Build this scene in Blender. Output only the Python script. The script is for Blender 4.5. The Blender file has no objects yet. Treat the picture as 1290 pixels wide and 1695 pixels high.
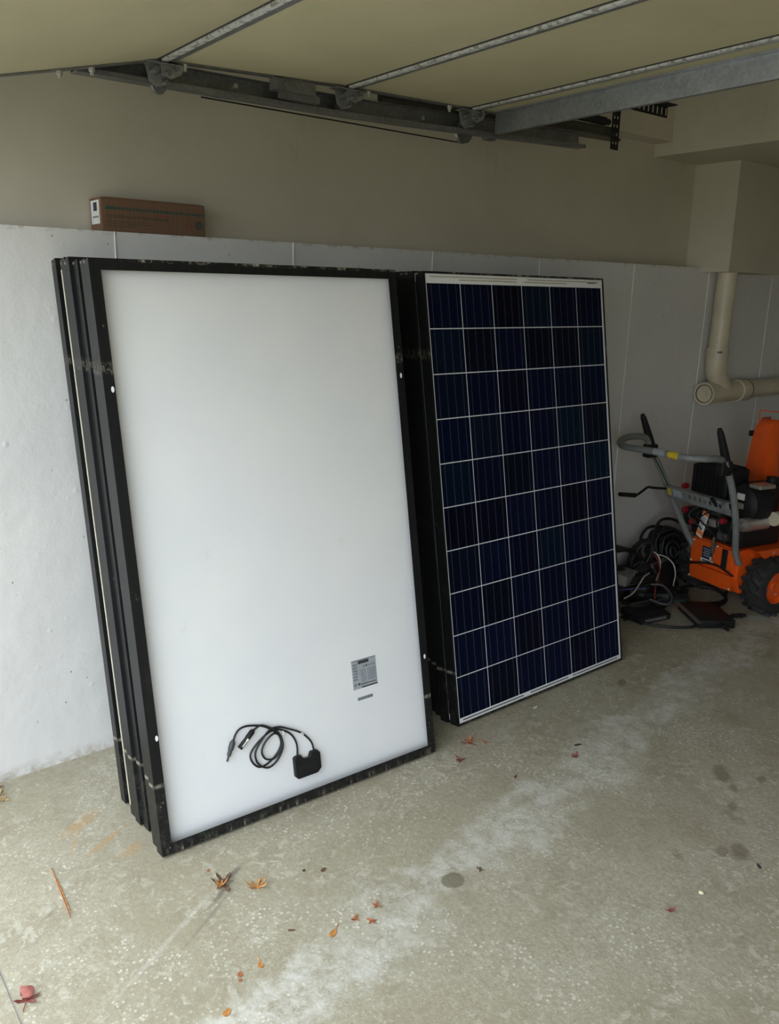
import bpy, bmesh, math, random
from mathutils import Vector, Matrix, Euler
R = math.radians
PI = math.pi
S = bpy.context.scene
C = S.collection
random.seed(7)

# ------------------------------------------------------------------ camera
cam_d = bpy.data.cameras.new('camera')
cam = bpy.data.objects.new('camera', cam_d)
C.objects.link(cam)
cam.location = (-0.8959, -2.6239, 1.5456)
cam.rotation_euler = (R(75.3707), R(-0.8956), R(-38.4226))
cam_d.sensor_fit = 'VERTICAL'
cam_d.sensor_height = 24.0
cam_d.lens = 1361.825 / 1695.0 * 24.0
cam_d.clip_start = 0.02
S.camera = cam

# ------------------------------------------------------------------ sky
W = bpy.data.worlds.new('overcast_sky')
S.world = W
W.use_nodes = True
wn = W.node_tree
# overcast sky: luminance rises from the horizon to almost twice as much at the zenith
_tc = wn.nodes.new('ShaderNodeTexCoord')
_sx = wn.nodes.new('ShaderNodeSeparateXYZ')
_mr = wn.nodes.new('ShaderNodeMapRange')
_mr.clamp = True
_mr.inputs['From Min'].default_value = 0.0
_mr.inputs['From Max'].default_value = 1.0
_mr.inputs['To Min'].default_value = 0.7
_mr.inputs['To Max'].default_value = 1.25
wn.links.new(_tc.outputs['Generated'], _sx.inputs[0])
wn.links.new(_sx.outputs[2], _mr.inputs['Value'])
wn.links.new(_mr.outputs['Result'], wn.nodes['Background'].inputs['Strength'])
wn.nodes['Background'].inputs['Color'].default_value = (0.862, 0.938, 1.0, 1)

S.view_settings.view_transform = 'Standard'
S.view_settings.look = 'None'
S.view_settings.gamma = 1.0
S.view_settings.use_curve_mapping = False
S.view_settings.exposure = 2.1
S.cycles.max_bounces = 10
S.cycles.diffuse_bounces = 7
S.cycles.glossy_bounces = 4
S.cycles.transparent_max_bounces = 12
S.cycles.sample_clamp_indirect = 6.0
S.cycles.caustics_reflective = False
S.cycles.caustics_refractive = False

# ------------------------------------------------------------------ helpers
class NT:
    def __init__(self, name):
        self.m = bpy.data.materials.new(name)
        self.m.use_nodes = True
        self.t = self.m.node_tree
        self.b = self.t.nodes['Principled BSDF']
        self.out = self.t.nodes['Material Output']
        self._co = None
    def n(self, typ, **kw):
        x = self.t.nodes.new(typ)
        for k, v in kw.items():
            setattr(x, k, v)
        return x
    def l(self, a, b):
        self.t.links.new(a, b)
    def co(self):
        if self._co is None:
            self._co = self.n('ShaderNodeTexCoord').outputs['Object']
        return self._co
    def noise(self, scale, detail=4, rough=0.6, vec=None, dist=0.0):
        x = self.n('ShaderNodeTexNoise')
        x.inputs['Scale'].default_value = scale
        x.inputs['Detail'].default_value = detail
        x.inputs['Roughness'].default_value = rough
        x.inputs['Distortion'].default_value = dist
        self.l(vec or self.co(), x.inputs['Vector'])
        return x.outputs['Fac']
    def voronoi(self, scale, vec=None, feature='F1', out='Distance', rnd=1.0):
        x = self.n('ShaderNodeTexVoronoi', feature=feature)
        x.inputs['Scale'].default_value = scale
        x.inputs['Randomness'].default_value = rnd
        self.l(vec or self.co(), x.inputs['Vector'])
        return x.outputs[out]
    def scale(self, v, vec=None):
        x = self.n('ShaderNodeMapping')
        x.inputs['Scale'].default_value = v
        self.l(vec or self.co(), x.inputs['Vector'])
        return x.outputs['Vector']
    def ramp(self, fac, lo, hi, a=0.0, b=1.0):
        x = self.n('ShaderNodeMapRange')
        x.clamp = True
        x.inputs['From Min'].default_value = lo
        x.inputs['From Max'].default_value = hi
        x.inputs['To Min'].default_value = a
        x.inputs['To Max'].default_value = b
        self.l(fac, x.inputs['Value'])
        return x.outputs['Result']
    def math(self, op, a, b=None, clamp=False):
        x = self.n('ShaderNodeMath', operation=op)
        x.use_clamp = clamp
        for i, v in enumerate((a, b)):
            if v is None:
                continue
            if isinstance(v, (int, float)):
                x.inputs[i].default_value = v
            else:
                self.l(v, x.inputs[i])
        return x.outputs[0]
    def mix(self, fac, a, b):
        x = self.n('ShaderNodeMix', data_type='RGBA')
        for s, v in ((x.inputs[0], fac), (x.inputs[6], a), (x.inputs[7], b)):
            if isinstance(v, (int, float)):
                s.default_value = v
            elif isinstance(v, tuple):
                s.default_value = (*v, 1)
            else:
                self.l(v, s)
        return x.outputs[2]
    def xyz(self):
        x = self.n('ShaderNodeSeparateXYZ')
        self.l(self.co(), x.inputs[0])
        return x.outputs
    def bump(self, h, strength=0.3, dist=0.01):
        x = self.n('ShaderNodeBump')
        x.inputs['Strength'].default_value = strength
        x.inputs['Distance'].default_value = dist
        self.l(h, x.inputs['Height'])
        self.l(x.outputs['Normal'], self.b.inputs['Normal'])
    def set(self, color=None, rough=None, metal=None, spec=None):
        for k, v in (('Base Color', color), ('Roughness', rough), ('Metallic', metal), ('Specular IOR Level', spec)):
            if v is None:
                continue
            s = self.b.inputs[k]
            if isinstance(v, tuple):
                s.default_value = (*v, 1)
            elif isinstance(v, (int, float)):
                s.default_value = v
            else:
                self.l(v, s)

def simple(name, col, rough=0.5, metal=0.0, spec=0.5, var=0.12, vscale=30.0, bump=0.0):
    k = NT(name)
    f = k.noise(vscale, 3)
    d = tuple(max(0, c * (1 - var)) for c in col)
    e = tuple(min(1, c * (1 + var)) for c in col)
    k.set(k.mix(k.ramp(f, 0.3, 0.7), d, e), rough, metal, spec)
    if bump:
        k.bump(f, bump, 0.003)
    return k.m

class MB:
    """collects primitive shapes and links them as ONE mesh object"""
    def __init__(self):
        self.bm = bmesh.new()
    def add(self, verts, faces, M=None):
        vs = [self.bm.verts.new((M @ Vector(v)) if M else v) for v in verts]
        for f in faces:
            try:
                self.bm.faces.new([vs[i] for i in f])
            except ValueError:
                pass
        return self
    def box(self, x0, x1, y0, y1, z0, z1, M=None):
        v = [(x0, y0, z0), (x1, y0, z0), (x1, y1, z0), (x0, y1, z0), (x0, y0, z1), (x1, y0, z1), (x1, y1, z1), (x0, y1, z1)]
        return self.add(v, [(3, 2, 1, 0), (4, 5, 6, 7), (0, 1, 5, 4), (1, 2, 6, 5), (2, 3, 7, 6), (3, 0, 4, 7)], M)
    def bbox(self, x0, x1, y0, y1, z0, z1, b=0.004, seg=2, M=None):
        t = bmesh.new()
        bmesh.ops.create_cube(t, size=1)
        for v in t.verts:
            v.co = Vector(((x0 + x1) / 2 + v.co.x * (x1 - x0), (y0 + y1) / 2 + v.co.y * (y1 - y0), (z0 + z1) / 2 + v.co.z * (z1 - z0)))
        bmesh.ops.bevel(t, geom=t.edges[:], offset=b, segments=seg, affect='EDGES', profile=0.5)
        t.verts.index_update()
        self.add([v.co.copy() for v in t.verts], [[v.index for v in f.verts] for f in t.faces], M)
        t.free()
        return self
    def prism(self, pts, h0, h1, axis='z', M=None):
        n = len(pts)
        def P(p, h):
            return {'z': (p[0], p[1], h), 'y': (p[0], h, p[1]), 'x': (h, p[0], p[1])}[axis]
        v = [P(p, h0) for p in pts] + [P(p, h1) for p in pts]
        f = [tuple(range(n - 1, -1, -1)), tuple(range(n, 2 * n))] + [(i, (i + 1) % n, n + (i + 1) % n, n + i) for i in range(n)]
        return self.add(v, f, M)
    def tube(self, path, r, n=10, closed=False, caps=True):
        P = [Vector(p) for p in path]
        m = len(P)
        rr = r if isinstance(r, (list, tuple)) else [r] * m
        rings = []
        up = None
        for i in range(m):
            if closed:
                d = P[(i + 1) % m] - P[i - 1]
            else:
                d = P[min(i + 1, m - 1)] - P[max(i - 1, 0)]
            if d.length < 1e-9:
                d = Vector((0, 0, 1))
            d.normalize()
            if up is None:
                up = d.orthogonal().normalized()
            else:
                up = up - d * up.dot(d)
                if up.length < 1e-6:
                    up = d.orthogonal()
                up.normalize()
            s = d.cross(up)
            rings.append([self.bm.verts.new(P[i] + (up * math.cos(2 * PI * k / n) + s * math.sin(2 * PI * k / n)) * rr[i]) for k in range(n)])
        for i in range(m if closed else m - 1):
            a, b = rings[i], rings[(i + 1) % m]
            for k in range(n):
                self.bm.faces.new((a[k], a[(k + 1) % n], b[(k + 1) % n], b[k]))
        if caps and not closed:
            self.bm.faces.new(rings[0][::-1])
            self.bm.faces.new(rings[-1])
        return self
    def cyl(self, a, b, r, n=16, r2=None):
        return self.tube([a, b], [r, r if r2 is None else r2], n)
    def lathe(self, prof, n=24, M=None, closed=False):
        """prof: list of (radius, height) about local Z"""
        rings = []
        for r, h in prof:
            rings.append([(r * math.cos(2 * PI * k / n), r * math.sin(2 * PI * k / n), h) for k in range(n)])
        v = [p for q in rings for p in q]
        f = []
        m = len(prof)
        for i in range(m if closed else m - 1):
            j = (i + 1) % m
            for k in range(n):
                f.append((i * n + k, i * n + (k + 1) % n, j * n + (k + 1) % n, j * n + k))
        if not closed:
            f.append(tuple(range(n - 1, -1, -1)))
            f.append(tuple((m - 1) * n + k for k in range(n)))
        return self.add(v, f, M)
    def build(self, name, m=None, parent=None, smooth=None, loc=None):
        bm = self.bm
        bmesh.ops.recalc_face_normals(bm, faces=bm.faces[:])
        me = bpy.data.meshes.new(name)
        bm.to_mesh(me)
        bm.free()
        if m:
            me.materials.append(m)
        o = bpy.data.objects.new(name, me)
        C.objects.link(o)
        if parent:
            o.parent = parent
        if loc:
            o.location = loc
        if smooth is not None:
            for p in me.polygons:
                p.use_smooth = True
            me.set_sharp_from_angle(angle=R(smooth))
        return o

def spline(pts, k=6, closed=False):
    P = [Vector(p) for p in pts]
    n = len(P)
    out = []
    for i in range(n if closed else n - 1):
        a = P[(i - 1) % n] if closed or i > 0 else P[0] * 2 - P[1]
        b, c = P[i], P[(i + 1) % n]
        d = P[(i + 2) % n] if closed or i + 2 < n else P[-1] * 2 - P[-2]
        for j in range(k):
            t = j / k
            out.append(0.5 * ((2 * b) + (c - a) * t + (2 * a - 5 * b + 4 * c - d) * t * t + (3 * b - a - 3 * c + d) * t ** 3))
    if not closed:
        out.append(P[-1])
    return out

def tag(o, label=None, cat=None, group=None, kind=None):
    if label: o['label'] = label
    if cat: o['category'] = cat
    if group: o['group'] = group
    if kind: o['kind'] = kind
    return o

def thing(name, label, cat, loc=(0, 0, 0), rot=(0, 0, 0), group=None):
    o = bpy.data.objects.new(name, None)
    C.objects.link(o)
    o.empty_display_size = 0.1
    o.location = loc
    o.rotation_euler = rot
    return tag(o, label, cat, group)

def struct(mb, name, m, label=None, smooth=None):
    o = mb.build(name, m, smooth=smooth)
    return tag(o, label, None, None, 'structure')

def text_mesh(s, size, name, m, parent, M, ext=0.0003, align='LEFT'):
    cu = bpy.data.curves.new('lettering', 'FONT')
    cu.body = s
    cu.size = size
    cu.extrude = ext
    cu.align_x = align
    cu.resolution_u = 2
    t = bpy.data.objects.new('lettering', cu)
    C.objects.link(t)
    dg = bpy.context.evaluated_depsgraph_get()
    me = bpy.data.meshes.new_from_object(t.evaluated_get(dg))
    bpy.data.objects.remove(t)
    bpy.data.curves.remove(cu)
    me.transform(M)
    me.name = name
    me.materials.clear()
    me.materials.append(m)
    o = bpy.data.objects.new(name, me)
    C.objects.link(o)
    o.parent = parent
    return o

# ------------------------------------------------------------------ materials
def mat_floor():
    k = NT('worn_concrete')
    co = k.co()
    big = k.noise(1.6, 5, 0.6)
    mid = k.noise(9, 5, 0.65)
    fine = k.noise(70, 4, 0.7)
    col = k.mix(k.ramp(big, 0.35, 0.65), (0.345, 0.31, 0.215), (0.435, 0.405, 0.315))
    col = k.mix(k.ramp(mid, 0.45, 0.68, 0, 0.6), col, (0.285, 0.25, 0.17))
    col = k.mix(k.ramp(fine, 0.38, 0.66, 0, 0.6), col, (0.27, 0.24, 0.175))
    x, y, z = k.xyz()
    # pale band worn by wheels, running into the garage
    yy = k.math('ADD', y, k.math('MULTIPLY', x, -0.16))
    wob = k.math('MULTIPLY', k.math('SUBTRACT', k.noise(3.0, 5, 0.7), 0.5), 0.55)
    yy = k.math('ADD', yy, wob)
    def band(c, w, s):
        d = k.math('ABSOLUTE', k.math('ADD', yy, c))
        return k.ramp(d, w * 0.35, w, s, 0)
    worn = k.math('MAXIMUM', band(1.287, 0.12, 0.8), band(2.2, 0.12, 0.3))
    worn = k.math('MULTIPLY', worn, k.ramp(k.noise(13, 6, 0.85), 0.40, 0.62, 0.05, 1.0))
    col = k.mix(worn, col, (0.60, 0.59, 0.54))
    # pale exposed chips
    sp = k.voronoi(75, k.scale((1, 1, 0)))
    pick = k.ramp(k.math('ADD', k.math('MULTIPLY', k.noise(3.2, 4, 0.7), 0.6), k.math('MULTIPLY', k.noise(16, 4, 0.7), 0.4)), 0.47, 0.58)
    chips = k.math('MULTIPLY', k.ramp(sp, 0.20, 0.36, 1, 0), pick)
    col = k.mix(k.math('MULTIPLY', chips, 0.72), col, (0.68, 0.65, 0.56))
    blot = k.math('MULTIPLY', k.ramp(k.noise(26, 5, 0.7, None, 0.6), 0.52, 0.62), k.ramp(k.noise(4.5, 4, 0.7), 0.42, 0.6))
    col = k.mix(k.math('MULTIPLY', blot, 0.5), col, (0.60, 0.575, 0.49))
    sp2 = k.voronoi(230, k.scale((1, 1, 0)))
    chips2 = k.math('MULTIPLY', k.ramp(sp2, 0.15, 0.32, 1, 0), k.ramp(k.noise(5, 5, 0.75), 0.45, 0.6))
    col = k.mix(k.math('MULTIPLY', chips2, 0.7), col, (0.66, 0.63, 0.55))
    dk = k.math('MULTIPLY', k.ramp(k.voronoi(60, k.scale((1, 1, 0))), 0.05, 0.10, 1, 0), k.ramp(k.noise(11, 3), 0.55, 0.62))
    col = k.mix(k.math('MULTIPLY', dk, 0.7), col, (0.10, 0.085, 0.06))
    # stains with a shape of their own: (x, y, rx, ry, angle, strength, colour)
    def stain(cx, cy, rx, ry, ang, s, c, soft=0.5, breakup=0.35):
        nonlocal col
        mp = k.n('ShaderNodeMapping', vector_type='TEXTURE')
        mp.inputs['Location'].default_value = (cx, cy, 0)
        mp.inputs['Rotation'].default_value = (0, 0, R(ang))
        mp.inputs['Scale'].default_value = (rx, ry, 1000)
        k.l(co, mp.inputs['Vector'])
        ln = k.n('ShaderNodeVectorMath', operation='LENGTH')
        k.l(mp.outputs[0], ln.inputs[0])
        d = k.math('ADD', ln.outputs['Value'], k.math('MULTIPLY', k.math('SUBTRACT', mid2, 0.5), breakup * 2))
        f = k.ramp(d, 1 - soft, 1.0, s, 0)
        col = k.mix(f, col, c)
    mid2 = k.noise(38, 4, 0.65)
    stain(0.459, -1.235, 0.037, 0.032, 0, 0.8, (0.16, 0.14, 0.09), 0.15, 0.2)
    brown = (0.14, 0.105, 0.07)
    stain(1.207, -1.653, 0.05, 0.03, 30, 0.6, brown, 0.5, 0.3)
    stain(1.17, -1.62, 0.03, 0.02, 30, 0.45, brown, 0.4, 0.3)
    stain(1.547, -1.398, 0.07, 0.035, 40, 0.6, brown)
    stain(1.496, -1.471, 0.03, 0.02, 40, 0.5, brown)
    stain(1.40, -1.52, 0.03, 0.018, 20, 0.5, brown)
    stain(1.62, -1.50, 0.03, 0.02, 20, 0.5, brown)
    stain(1.845, -0.775, 0.05, 0.022, 30, 0.6, brown)
    stain(1.35, -1.56, 0.05, 0.03, 60, 0.3, brown)
    stain(1.05, -1.55, 0.03, 0.016, 60, 0.35, brown)
    stain(1.25, -1.50, 0.25, 0.12, 50, 0.25, (0.25, 0.20, 0.14), 0.8, 0.5)
    rust = (0.47, 0.27, 0.09)
    stain(-0.262, -0.37, 0.09, 0.03, 25, 0.55, rust, 0.9, 0.9)
    stain(-0.235, -0.50, 0.10, 0.012, 28, 0.6, rust, 0.8, 0.7)
    stain(-0.19, -0.58, 0.05, 0.03, 20, 0.45, rust, 0.9, 0.9)
    stain(-0.31, -0.45, 0.06, 0.008, 60, 0.5, rust, 0.8, 0.7)
    sc = (0.14, 0.125, 0.10)
    stain(-0.065, -0.895, 0.075, 0.011, 32, 0.8, sc, 0.7, 0.6)
    stain(0.0, -0.845, 0.05, 0.013, 30, 0.75, sc, 0.7, 0.6)
    stain(-0.13, -0.955, 0.14, 0.007, 31, 0.45, sc, 0.9, 0.9)
    stain(-0.45, -0.70, 0.03, 0.008, 28, 0.6, sc, 0.9, 0.9)
    stain(-0.25, -0.97, 0.25, 0.010, 29, 0.3, (0.62, 0.6, 0.55), 0.9, 0.9)
    k.set(col, k.ramp(mid, 0.3, 0.7, 0.62, 0.85), 0.0, 0.35)
    h = k.math('ADD', k.math('MULTIPLY', fine, 0.5), k.math('MULTIPLY', mid, 0.5))
    k.bump(h, 0.6, 0.006)
    return k.m

def mat_painted_concrete():
    k = NT('white_painted_concrete')
    big = k.noise(1.3, 4)
    mid = k.noise(12, 5, 0.65)
    col = k.mix(k.ramp(big, 0.35, 0.65), (0.68, 0.68, 0.685), (0.74, 0.735, 0.725))
    pits = k.math('MULTIPLY', k.ramp(k.voronoi(24), 0.045, 0.09, 1, 0), k.ramp(k.noise(6, 3), 0.47, 0.56))
    col = k.mix(k.math('MULTIPLY', pits, 0.75), col, (0.16, 0.15, 0.14))
    z = k.xyz()[2]
    grime = k.math('MULTIPLY', k.ramp(z, 0.0, 0.05, 1, 0), k.ramp(k.noise(25, 4, 0.7), 0.4, 0.65, 0.1, 0.9))
    col = k.mix(grime, col, (0.36, 0.32, 0.25))
    topg = k.math('MULTIPLY', k.ramp(z, 1.715, 1.7285, 0, 1), k.ramp(k.noise(18, 4, 0.7), 0.5, 0.62))
    col = k.mix(k.math('MULTIPLY', topg, 0.7), col, (0.30, 0.26, 0.20))
    k.set(col, k.ramp(mid, 0.3, 0.7, 0.42, 0.6), 0, 0.45)
    lumps = k.ramp(k.voronoi(20), 0.0, 0.22, 1, 0)
    h = k.math('ADD', k.math('MULTIPLY', mid, 0.7), k.math('ADD', k.math('MULTIPLY', k.noise(3, 3), 1.2), k.math('MULTIPLY', k.math('MULTIPLY', lumps, k.ramp(k.noise(4, 2), 0.5, 0.6)), 0.5)))
    h = k.math('SUBTRACT', h, pits)
    k.bump(h, 0.4, 0.010)
    return k.m

def mat_drywall(name='cream_drywall', a=(0.51, 0.475, 0.385), b=(0.57, 0.53, 0.435)):
    k = NT(name)
    col = k.mix(k.ramp(k.noise(2, 4), 0.35, 0.65), a, b)
    sm = k.math('MULTIPLY', k.ramp(k.noise(7, 5, 0.7, k.scale((1, 1, 0.5))), 0.62, 0.75), 0.3)
    col = k.mix(sm, col, (0.30, 0.26, 0.19))
    k.set(col, 0.75, 0, 0.3)
    k.bump(k.noise(60, 3), 0.08, 0.003)
    return k.m

def mat_frame():
    k = NT('black_anodised_frame')
    x, y, z = k.xyz()
    col = k.mix(k.ramp(k.noise(40, 3, 0.6, k.scale((1, 1, 0.06))), 0.3, 0.7), (0.006, 0.0065, 0.007), (0.012, 0.0125, 0.013))
    dust = k.ramp(k.noise(9, 6, 0.75), 0.58, 0.85, 0, 0.05)
    lowd = k.math('MULTIPLY', k.ramp(z, 0.17, 0.21, 1, 0), k.ramp(k.noise(50, 5, 0.8), 0.50, 0.80, 0.0, 0.16))
    def line(c, w, s, nsc, lo):
        d = k.ramp(k.math('ABSOLUTE', k.math('SUBTRACT', z, c)), w * 0.3, w, s, 0)
        return k.math('MULTIPLY', d, k.ramp(k.noise(nsc, 4, 0.8), lo, lo + 0.2))
    m = k.math('MAXIMUM', dust, lowd)
    m = k.math('MAXIMUM', m, line(0.205, 0.008, 0.7, 45, 0.44))
    m = k.math('MAXIMUM', m, line(1.365, 0.02, 0.45, 55, 0.45))
    m = k.math('MAXIMUM', m, line(0.75, 0.02, 0.5, 60, 0.55))
    m = k.math('MAXIMUM', m, line(1.648, 0.007, 1.0, 24, 0.50))
    m = k.math('MAXIMUM', m, k.math('MULTIPLY', k.ramp(z, 0.004, 0.022, 0.75, 0), k.ramp(k.noise(40, 5, 0.8, k.scale((1, 1, 0.2))), 0.52, 0.72)))
    col = k.mix(m, col, (0.42, 0.39, 0.31))
    k.set(col, k.ramp(m, 0, 0.3, 0.42, 0.7), 0.0, 0.28)
    return k.m

def mat_cell():
    k = NT('polycrystalline_cell')
    inf = k.n('ShaderNodeObjectInfo')
    cr = k.n('ShaderNodeValToRGB')
    cr.color_ramp.elements[0].color = (0.0014, 0.0036, 0.017, 1)
    cr.color_ramp.elements[1].color = (0.0024, 0.0095, 0.025, 1)
    e = cr.color_ramp.elements.new(0.45)
    e.color = (0.0018, 0.0042, 0.022, 1)
    e = cr.color_ramp.elements.new(0.75)
    e.color = (0.0016, 0.0018, 0.008, 1)
    k.l(inf.outputs['Random'], cr.inputs['Fac'])
    v = k.n('ShaderNodeTexVoronoi')
    v.inputs['Scale'].default_value = 110
    k.l(k.co(), v.inputs['Vector'])
    sep = k.n('ShaderNodeSeparateColor')
    k.l(v.outputs['Color'], sep.inputs[0])
    mx = k.n('ShaderNodeMix', data_type='RGBA', blend_type='MULTIPLY')
    mx.inputs[0].default_value = 1.0
    k.l(cr.outputs['Color'], mx.inputs[6])
    g = k.ramp(sep.outputs[0], 0, 1, 0.85, 1.2)
    k.l(g, mx.inputs[7])
    k.set(mx.outputs[2], 0.5, 0, 0.05)
    return k.m

def mat_glass():
    k = NT('solar_glass')
    t = k.t
    t.nodes.remove(k.b)
    tr = k.n('ShaderNodeBsdfTransparent')
    gl = k.n('ShaderNodeBsdfGlossy')
    gl.inputs['Roughness'].default_value = 0.10
    fr = k.n('ShaderNodeFresnel')
    fr.inputs['IOR'].default_value = 1.18
    mx = k.n('ShaderNodeMixShader')
    ge = k.n('ShaderNodeNewGeometry')
    k.l(k.math('MULTIPLY', fr.outputs[0], k.math('SUBTRACT', 1.0, ge.outputs['Backfacing'])), mx.inputs[0])
    k.l(tr.outputs[0], mx.inputs[1])
    k.l(gl.outputs[0], mx.inputs[2])
    k.l(mx.outputs[0], k.out.inputs['Surface'])
    return k.m

def mat_backsheet():
    k = NT('white_backsheet')
    col = k.mix(k.ramp(k.noise(3, 4), 0.35, 0.65), (0.82, 0.835, 0.87), (0.86, 0.87, 0.885))
    sm = k.math('MULTIPLY', k.ramp(k.noise(11, 5, 0.75), 0.64, 0.76), 0.15)
    col = k.mix(sm, col, (0.55, 0.52, 0.42))
    k.set(col, 0.45, 0, 0.4)
    k.bump(k.noise(80, 3), 0.05, 0.002)
    return k.m

def mat_galv(name='galvanised_steel', c0=(0.24, 0.25, 0.25), c1=(0.38, 0.39, 0.39), metal=0.85, rough=0.45):
    k = NT(name)
    v = k.n('ShaderNodeTexVoronoi')
    v.inputs['Scale'].default_value = 130
    k.l(k.co(), v.inputs['Vector'])
    sep = k.n('ShaderNodeSeparateColor')
    k.l(v.outputs['Color'], sep.inputs[0])
    f = k.math('ADD', k.math('MULTIPLY', sep.outputs[0], 0.22), k.math('MULTIPLY', k.noise(14, 4), 0.78))
    k.set(k.mix(k.ramp(f, 0.25, 0.75), c0, c1), rough, metal, 0.5)
    return k.m

def mat_flecked():
    k = NT('worn_white_strip')
    f = k.noise(60, 4, 0.8)
    col = k.mix(k.ramp(f, 0.40, 0.52), (0.17, 0.16, 0.14), (0.50, 0.50, 0.48))
    k.set(col, 0.6, 0, 0.4)
    return k.m

def mat_card():
    k = NT('brown_cardboard')
    f = k.noise(40, 4, 0.6, k.scale((6, 1, 0.25)))
    col = k.mix(k.ramp(f, 0.3, 0.7), (0.15, 0.088, 0.055), (0.20, 0.12, 0.075))
    k.set(col, 0.85, 0, 0.2)
    k.bump(f, 0.15, 0.001)
    return k.m

M = dict(
    floor=mat_floor(), concrete=mat_painted_concrete(), drywall=mat_drywall(), frame=mat_frame(), cell=mat_cell(), glass=mat_glass(),
    sheet=mat_backsheet(), galv=mat_galv(), flecked=mat_flecked(), card=mat_card(),
    galv_dark=mat_galv('dull_zinc_steel', (0.15, 0.15, 0.15), (0.27, 0.27, 0.265), 0.8, 0.5),
    zinc_tan=mat_galv('weathered_tan_zinc', (0.10, 0.095, 0.075), (0.17, 0.16, 0.13), 0.5, 0.6),
    door=mat_drywall('cream_door_skin', (0.38, 0.345, 0.22), (0.44, 0.40, 0.26)),
    asphalt=simple('driveway_concrete', (0.36, 0.35, 0.33), 0.9, vscale=12),
    rubber=simple('black_rubber', (0.016, 0.016, 0.017), 0.6, vscale=60),
    tyre=simple('tyre_rubber', (0.018, 0.018, 0.018), 0.75, vscale=60),
    plastic=simple('black_plastic', (0.010, 0.010, 0.011), 0.55, spec=0.3),
    steel_black=simple('black_painted_steel', (0.010, 0.010, 0.011), 0.6, spec=0.3),
    cable=simple('black_cable_sheath', (0.011, 0.011, 0.012), 0.5),
    greyplastic=simple('dark_grey_plastic', (0.05, 0.052, 0.056), 0.5),
    pvc=simple('cream_pvc', (0.60, 0.54, 0.41), 0.35, vscale=6),
    orange=simple('orange_enamel', (0.75, 0.10, 0.012), 0.28, var=0.06),
    redplastic=simple('dark_red_plastic', (0.35, 0.02, 0.03), 0.4),
    orangetag=simple('orange_print', (0.85, 0.22, 0.04), 0.6),
    greypaint=simple('grey_painted_tube', (0.20, 0.21, 0.21), 0.38),
    alu=simple('cast_aluminium', (0.50, 0.49, 0.46), 0.38, metal=0.7),
    white=simple('white_paper', (0.72, 0.71, 0.68), 0.7),
    labelgrey=simple('grey_label_film', (0.36, 0.39, 0.43), 0.5),
    labelink=simple('dark_label_ink', (0.035, 0.038, 0.045), 0.6),
    labelmid=simple('mid_grey_label_ink', (0.20, 0.215, 0.24), 0.6),
    navy=simple('navy_label', (0.02, 0.025, 0.06), 0.5),
    yellow=simple('yellow_label', (0.70, 0.50, 0.03), 0.5),
    teal=simple('teal_ink', (0.035, 0.075, 0.065), 0.7),
    olive=simple('olive_ink', (0.075, 0.065, 0.035), 0.75),
    redink=simple('red_ink', (0.25, 0.05, 0.03), 0.75),
    bus=simple('tinned_busbar', (0.07, 0.075, 0.095), 0.5, metal=0.1),
    seal=simple('cream_sealant', (0.50, 0.46, 0.36), 0.6),
    redwire=simple('red_wire', (0.20, 0.03, 0.025), 0.5),
    whitewire=simple('white_wire', (0.55, 0.52, 0.45), 0.5),
    bluewire=simple('blue_wire', (0.03, 0.03, 0.12), 0.5),
    green=simple('green_sticker', (0.02, 0.12, 0.08), 0.5),
    boxgrey=simple('grey_metal_box', (0.30, 0.30, 0.28), 0.5, metal=0.3),
    leaf_red=simple('dry_red_leaf', (0.20, 0.045, 0.035), 0.75, vscale=80, var=0.4),
    leaf_pink=simple('pale_red_leaf', (0.34, 0.12, 0.10), 0.7, vscale=80, var=0.3),
    leaf_orange=simple('dry_orange_leaf', (0.46, 0.20, 0.05), 0.75, vscale=80, var=0.35),
    leaf_rust=simple('rust_leaf', (0.36, 0.12, 0.045), 0.75, vscale=80, var=0.35),
    leaf_brown=simple('dark_brown_leaf', (0.13, 0.07, 0.045), 0.8, vscale=80, var=0.35),
    leaf_tan=simple('tan_leaf', (0.40, 0.28, 0.14), 0.8, vscale=60, var=0.35),
    pebble=simple('pale_pebble', (0.70, 0.66, 0.45), 0.6),
)

# ------------------------------------------------------------------ setting
ZL = 1.7284      # top of the concrete wall
YD = 0.10        # the drywall stands back from it
XB, YB, ZC = 6.6, -5.9, 2.75
fl = struct(MB().box(-0.598, XB, YB, 0.0, -0.15, 0.0), 'floor', M['floor'])
struct(MB().box(-40.0, -0.603, -30, 0.0, -0.16, -0.004), 'ground', M['floor'], 'concrete driveway slab outside the floor joint')
struct(MB().box(-0.603, -0.598, YB, 0.0, -0.16, -0.008), 'trim_4', M['asphalt'])
wl = struct(MB().box(-0.95, XB, 0.0, 0.32, -0.15, ZL), 'wall_left', M['concrete'])
for sx in (0.102, 0.746, 1.404, 2.048, 2.755, 3.45, 4.15, 4.80):
    pth = [(sx + 0.004 * math.sin(z * 3.1 + sx) - (0.018 * (ZL - z) if sx > 3 else 0), -0.0005, z) for z in [i * ZL / 24 for i in range(25)]]
    MB().tube(pth, [0.0035 + 0.0012 * math.sin(i * 2.3 + sx * 5) for i in range(25)], 6).build('form_seam', M['concrete'], wl, 60)
struct(MB().box(-0.95, XB, YD, 0.32, ZL, ZC), 'wall_left_upper', M['drywall'])
struct(MB().box(XB, XB + 0.15, YB, 0.32, 0, ZC), 'wall_back', M['drywall'])
struct(MB().box(-0.95, XB + 0.15, YB - 0.15, YB, 0, ZC), 'wall_right', M['drywall'])
struct(MB().box(-0.95, XB + 0.15, YB - 0.15, 0.32, ZC, ZC + 0.1), 'ceiling', M['drywall'])
fw = MB()
fw.box(-0.85, -0.66, YB, 0.0, 2.12, ZC)
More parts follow.
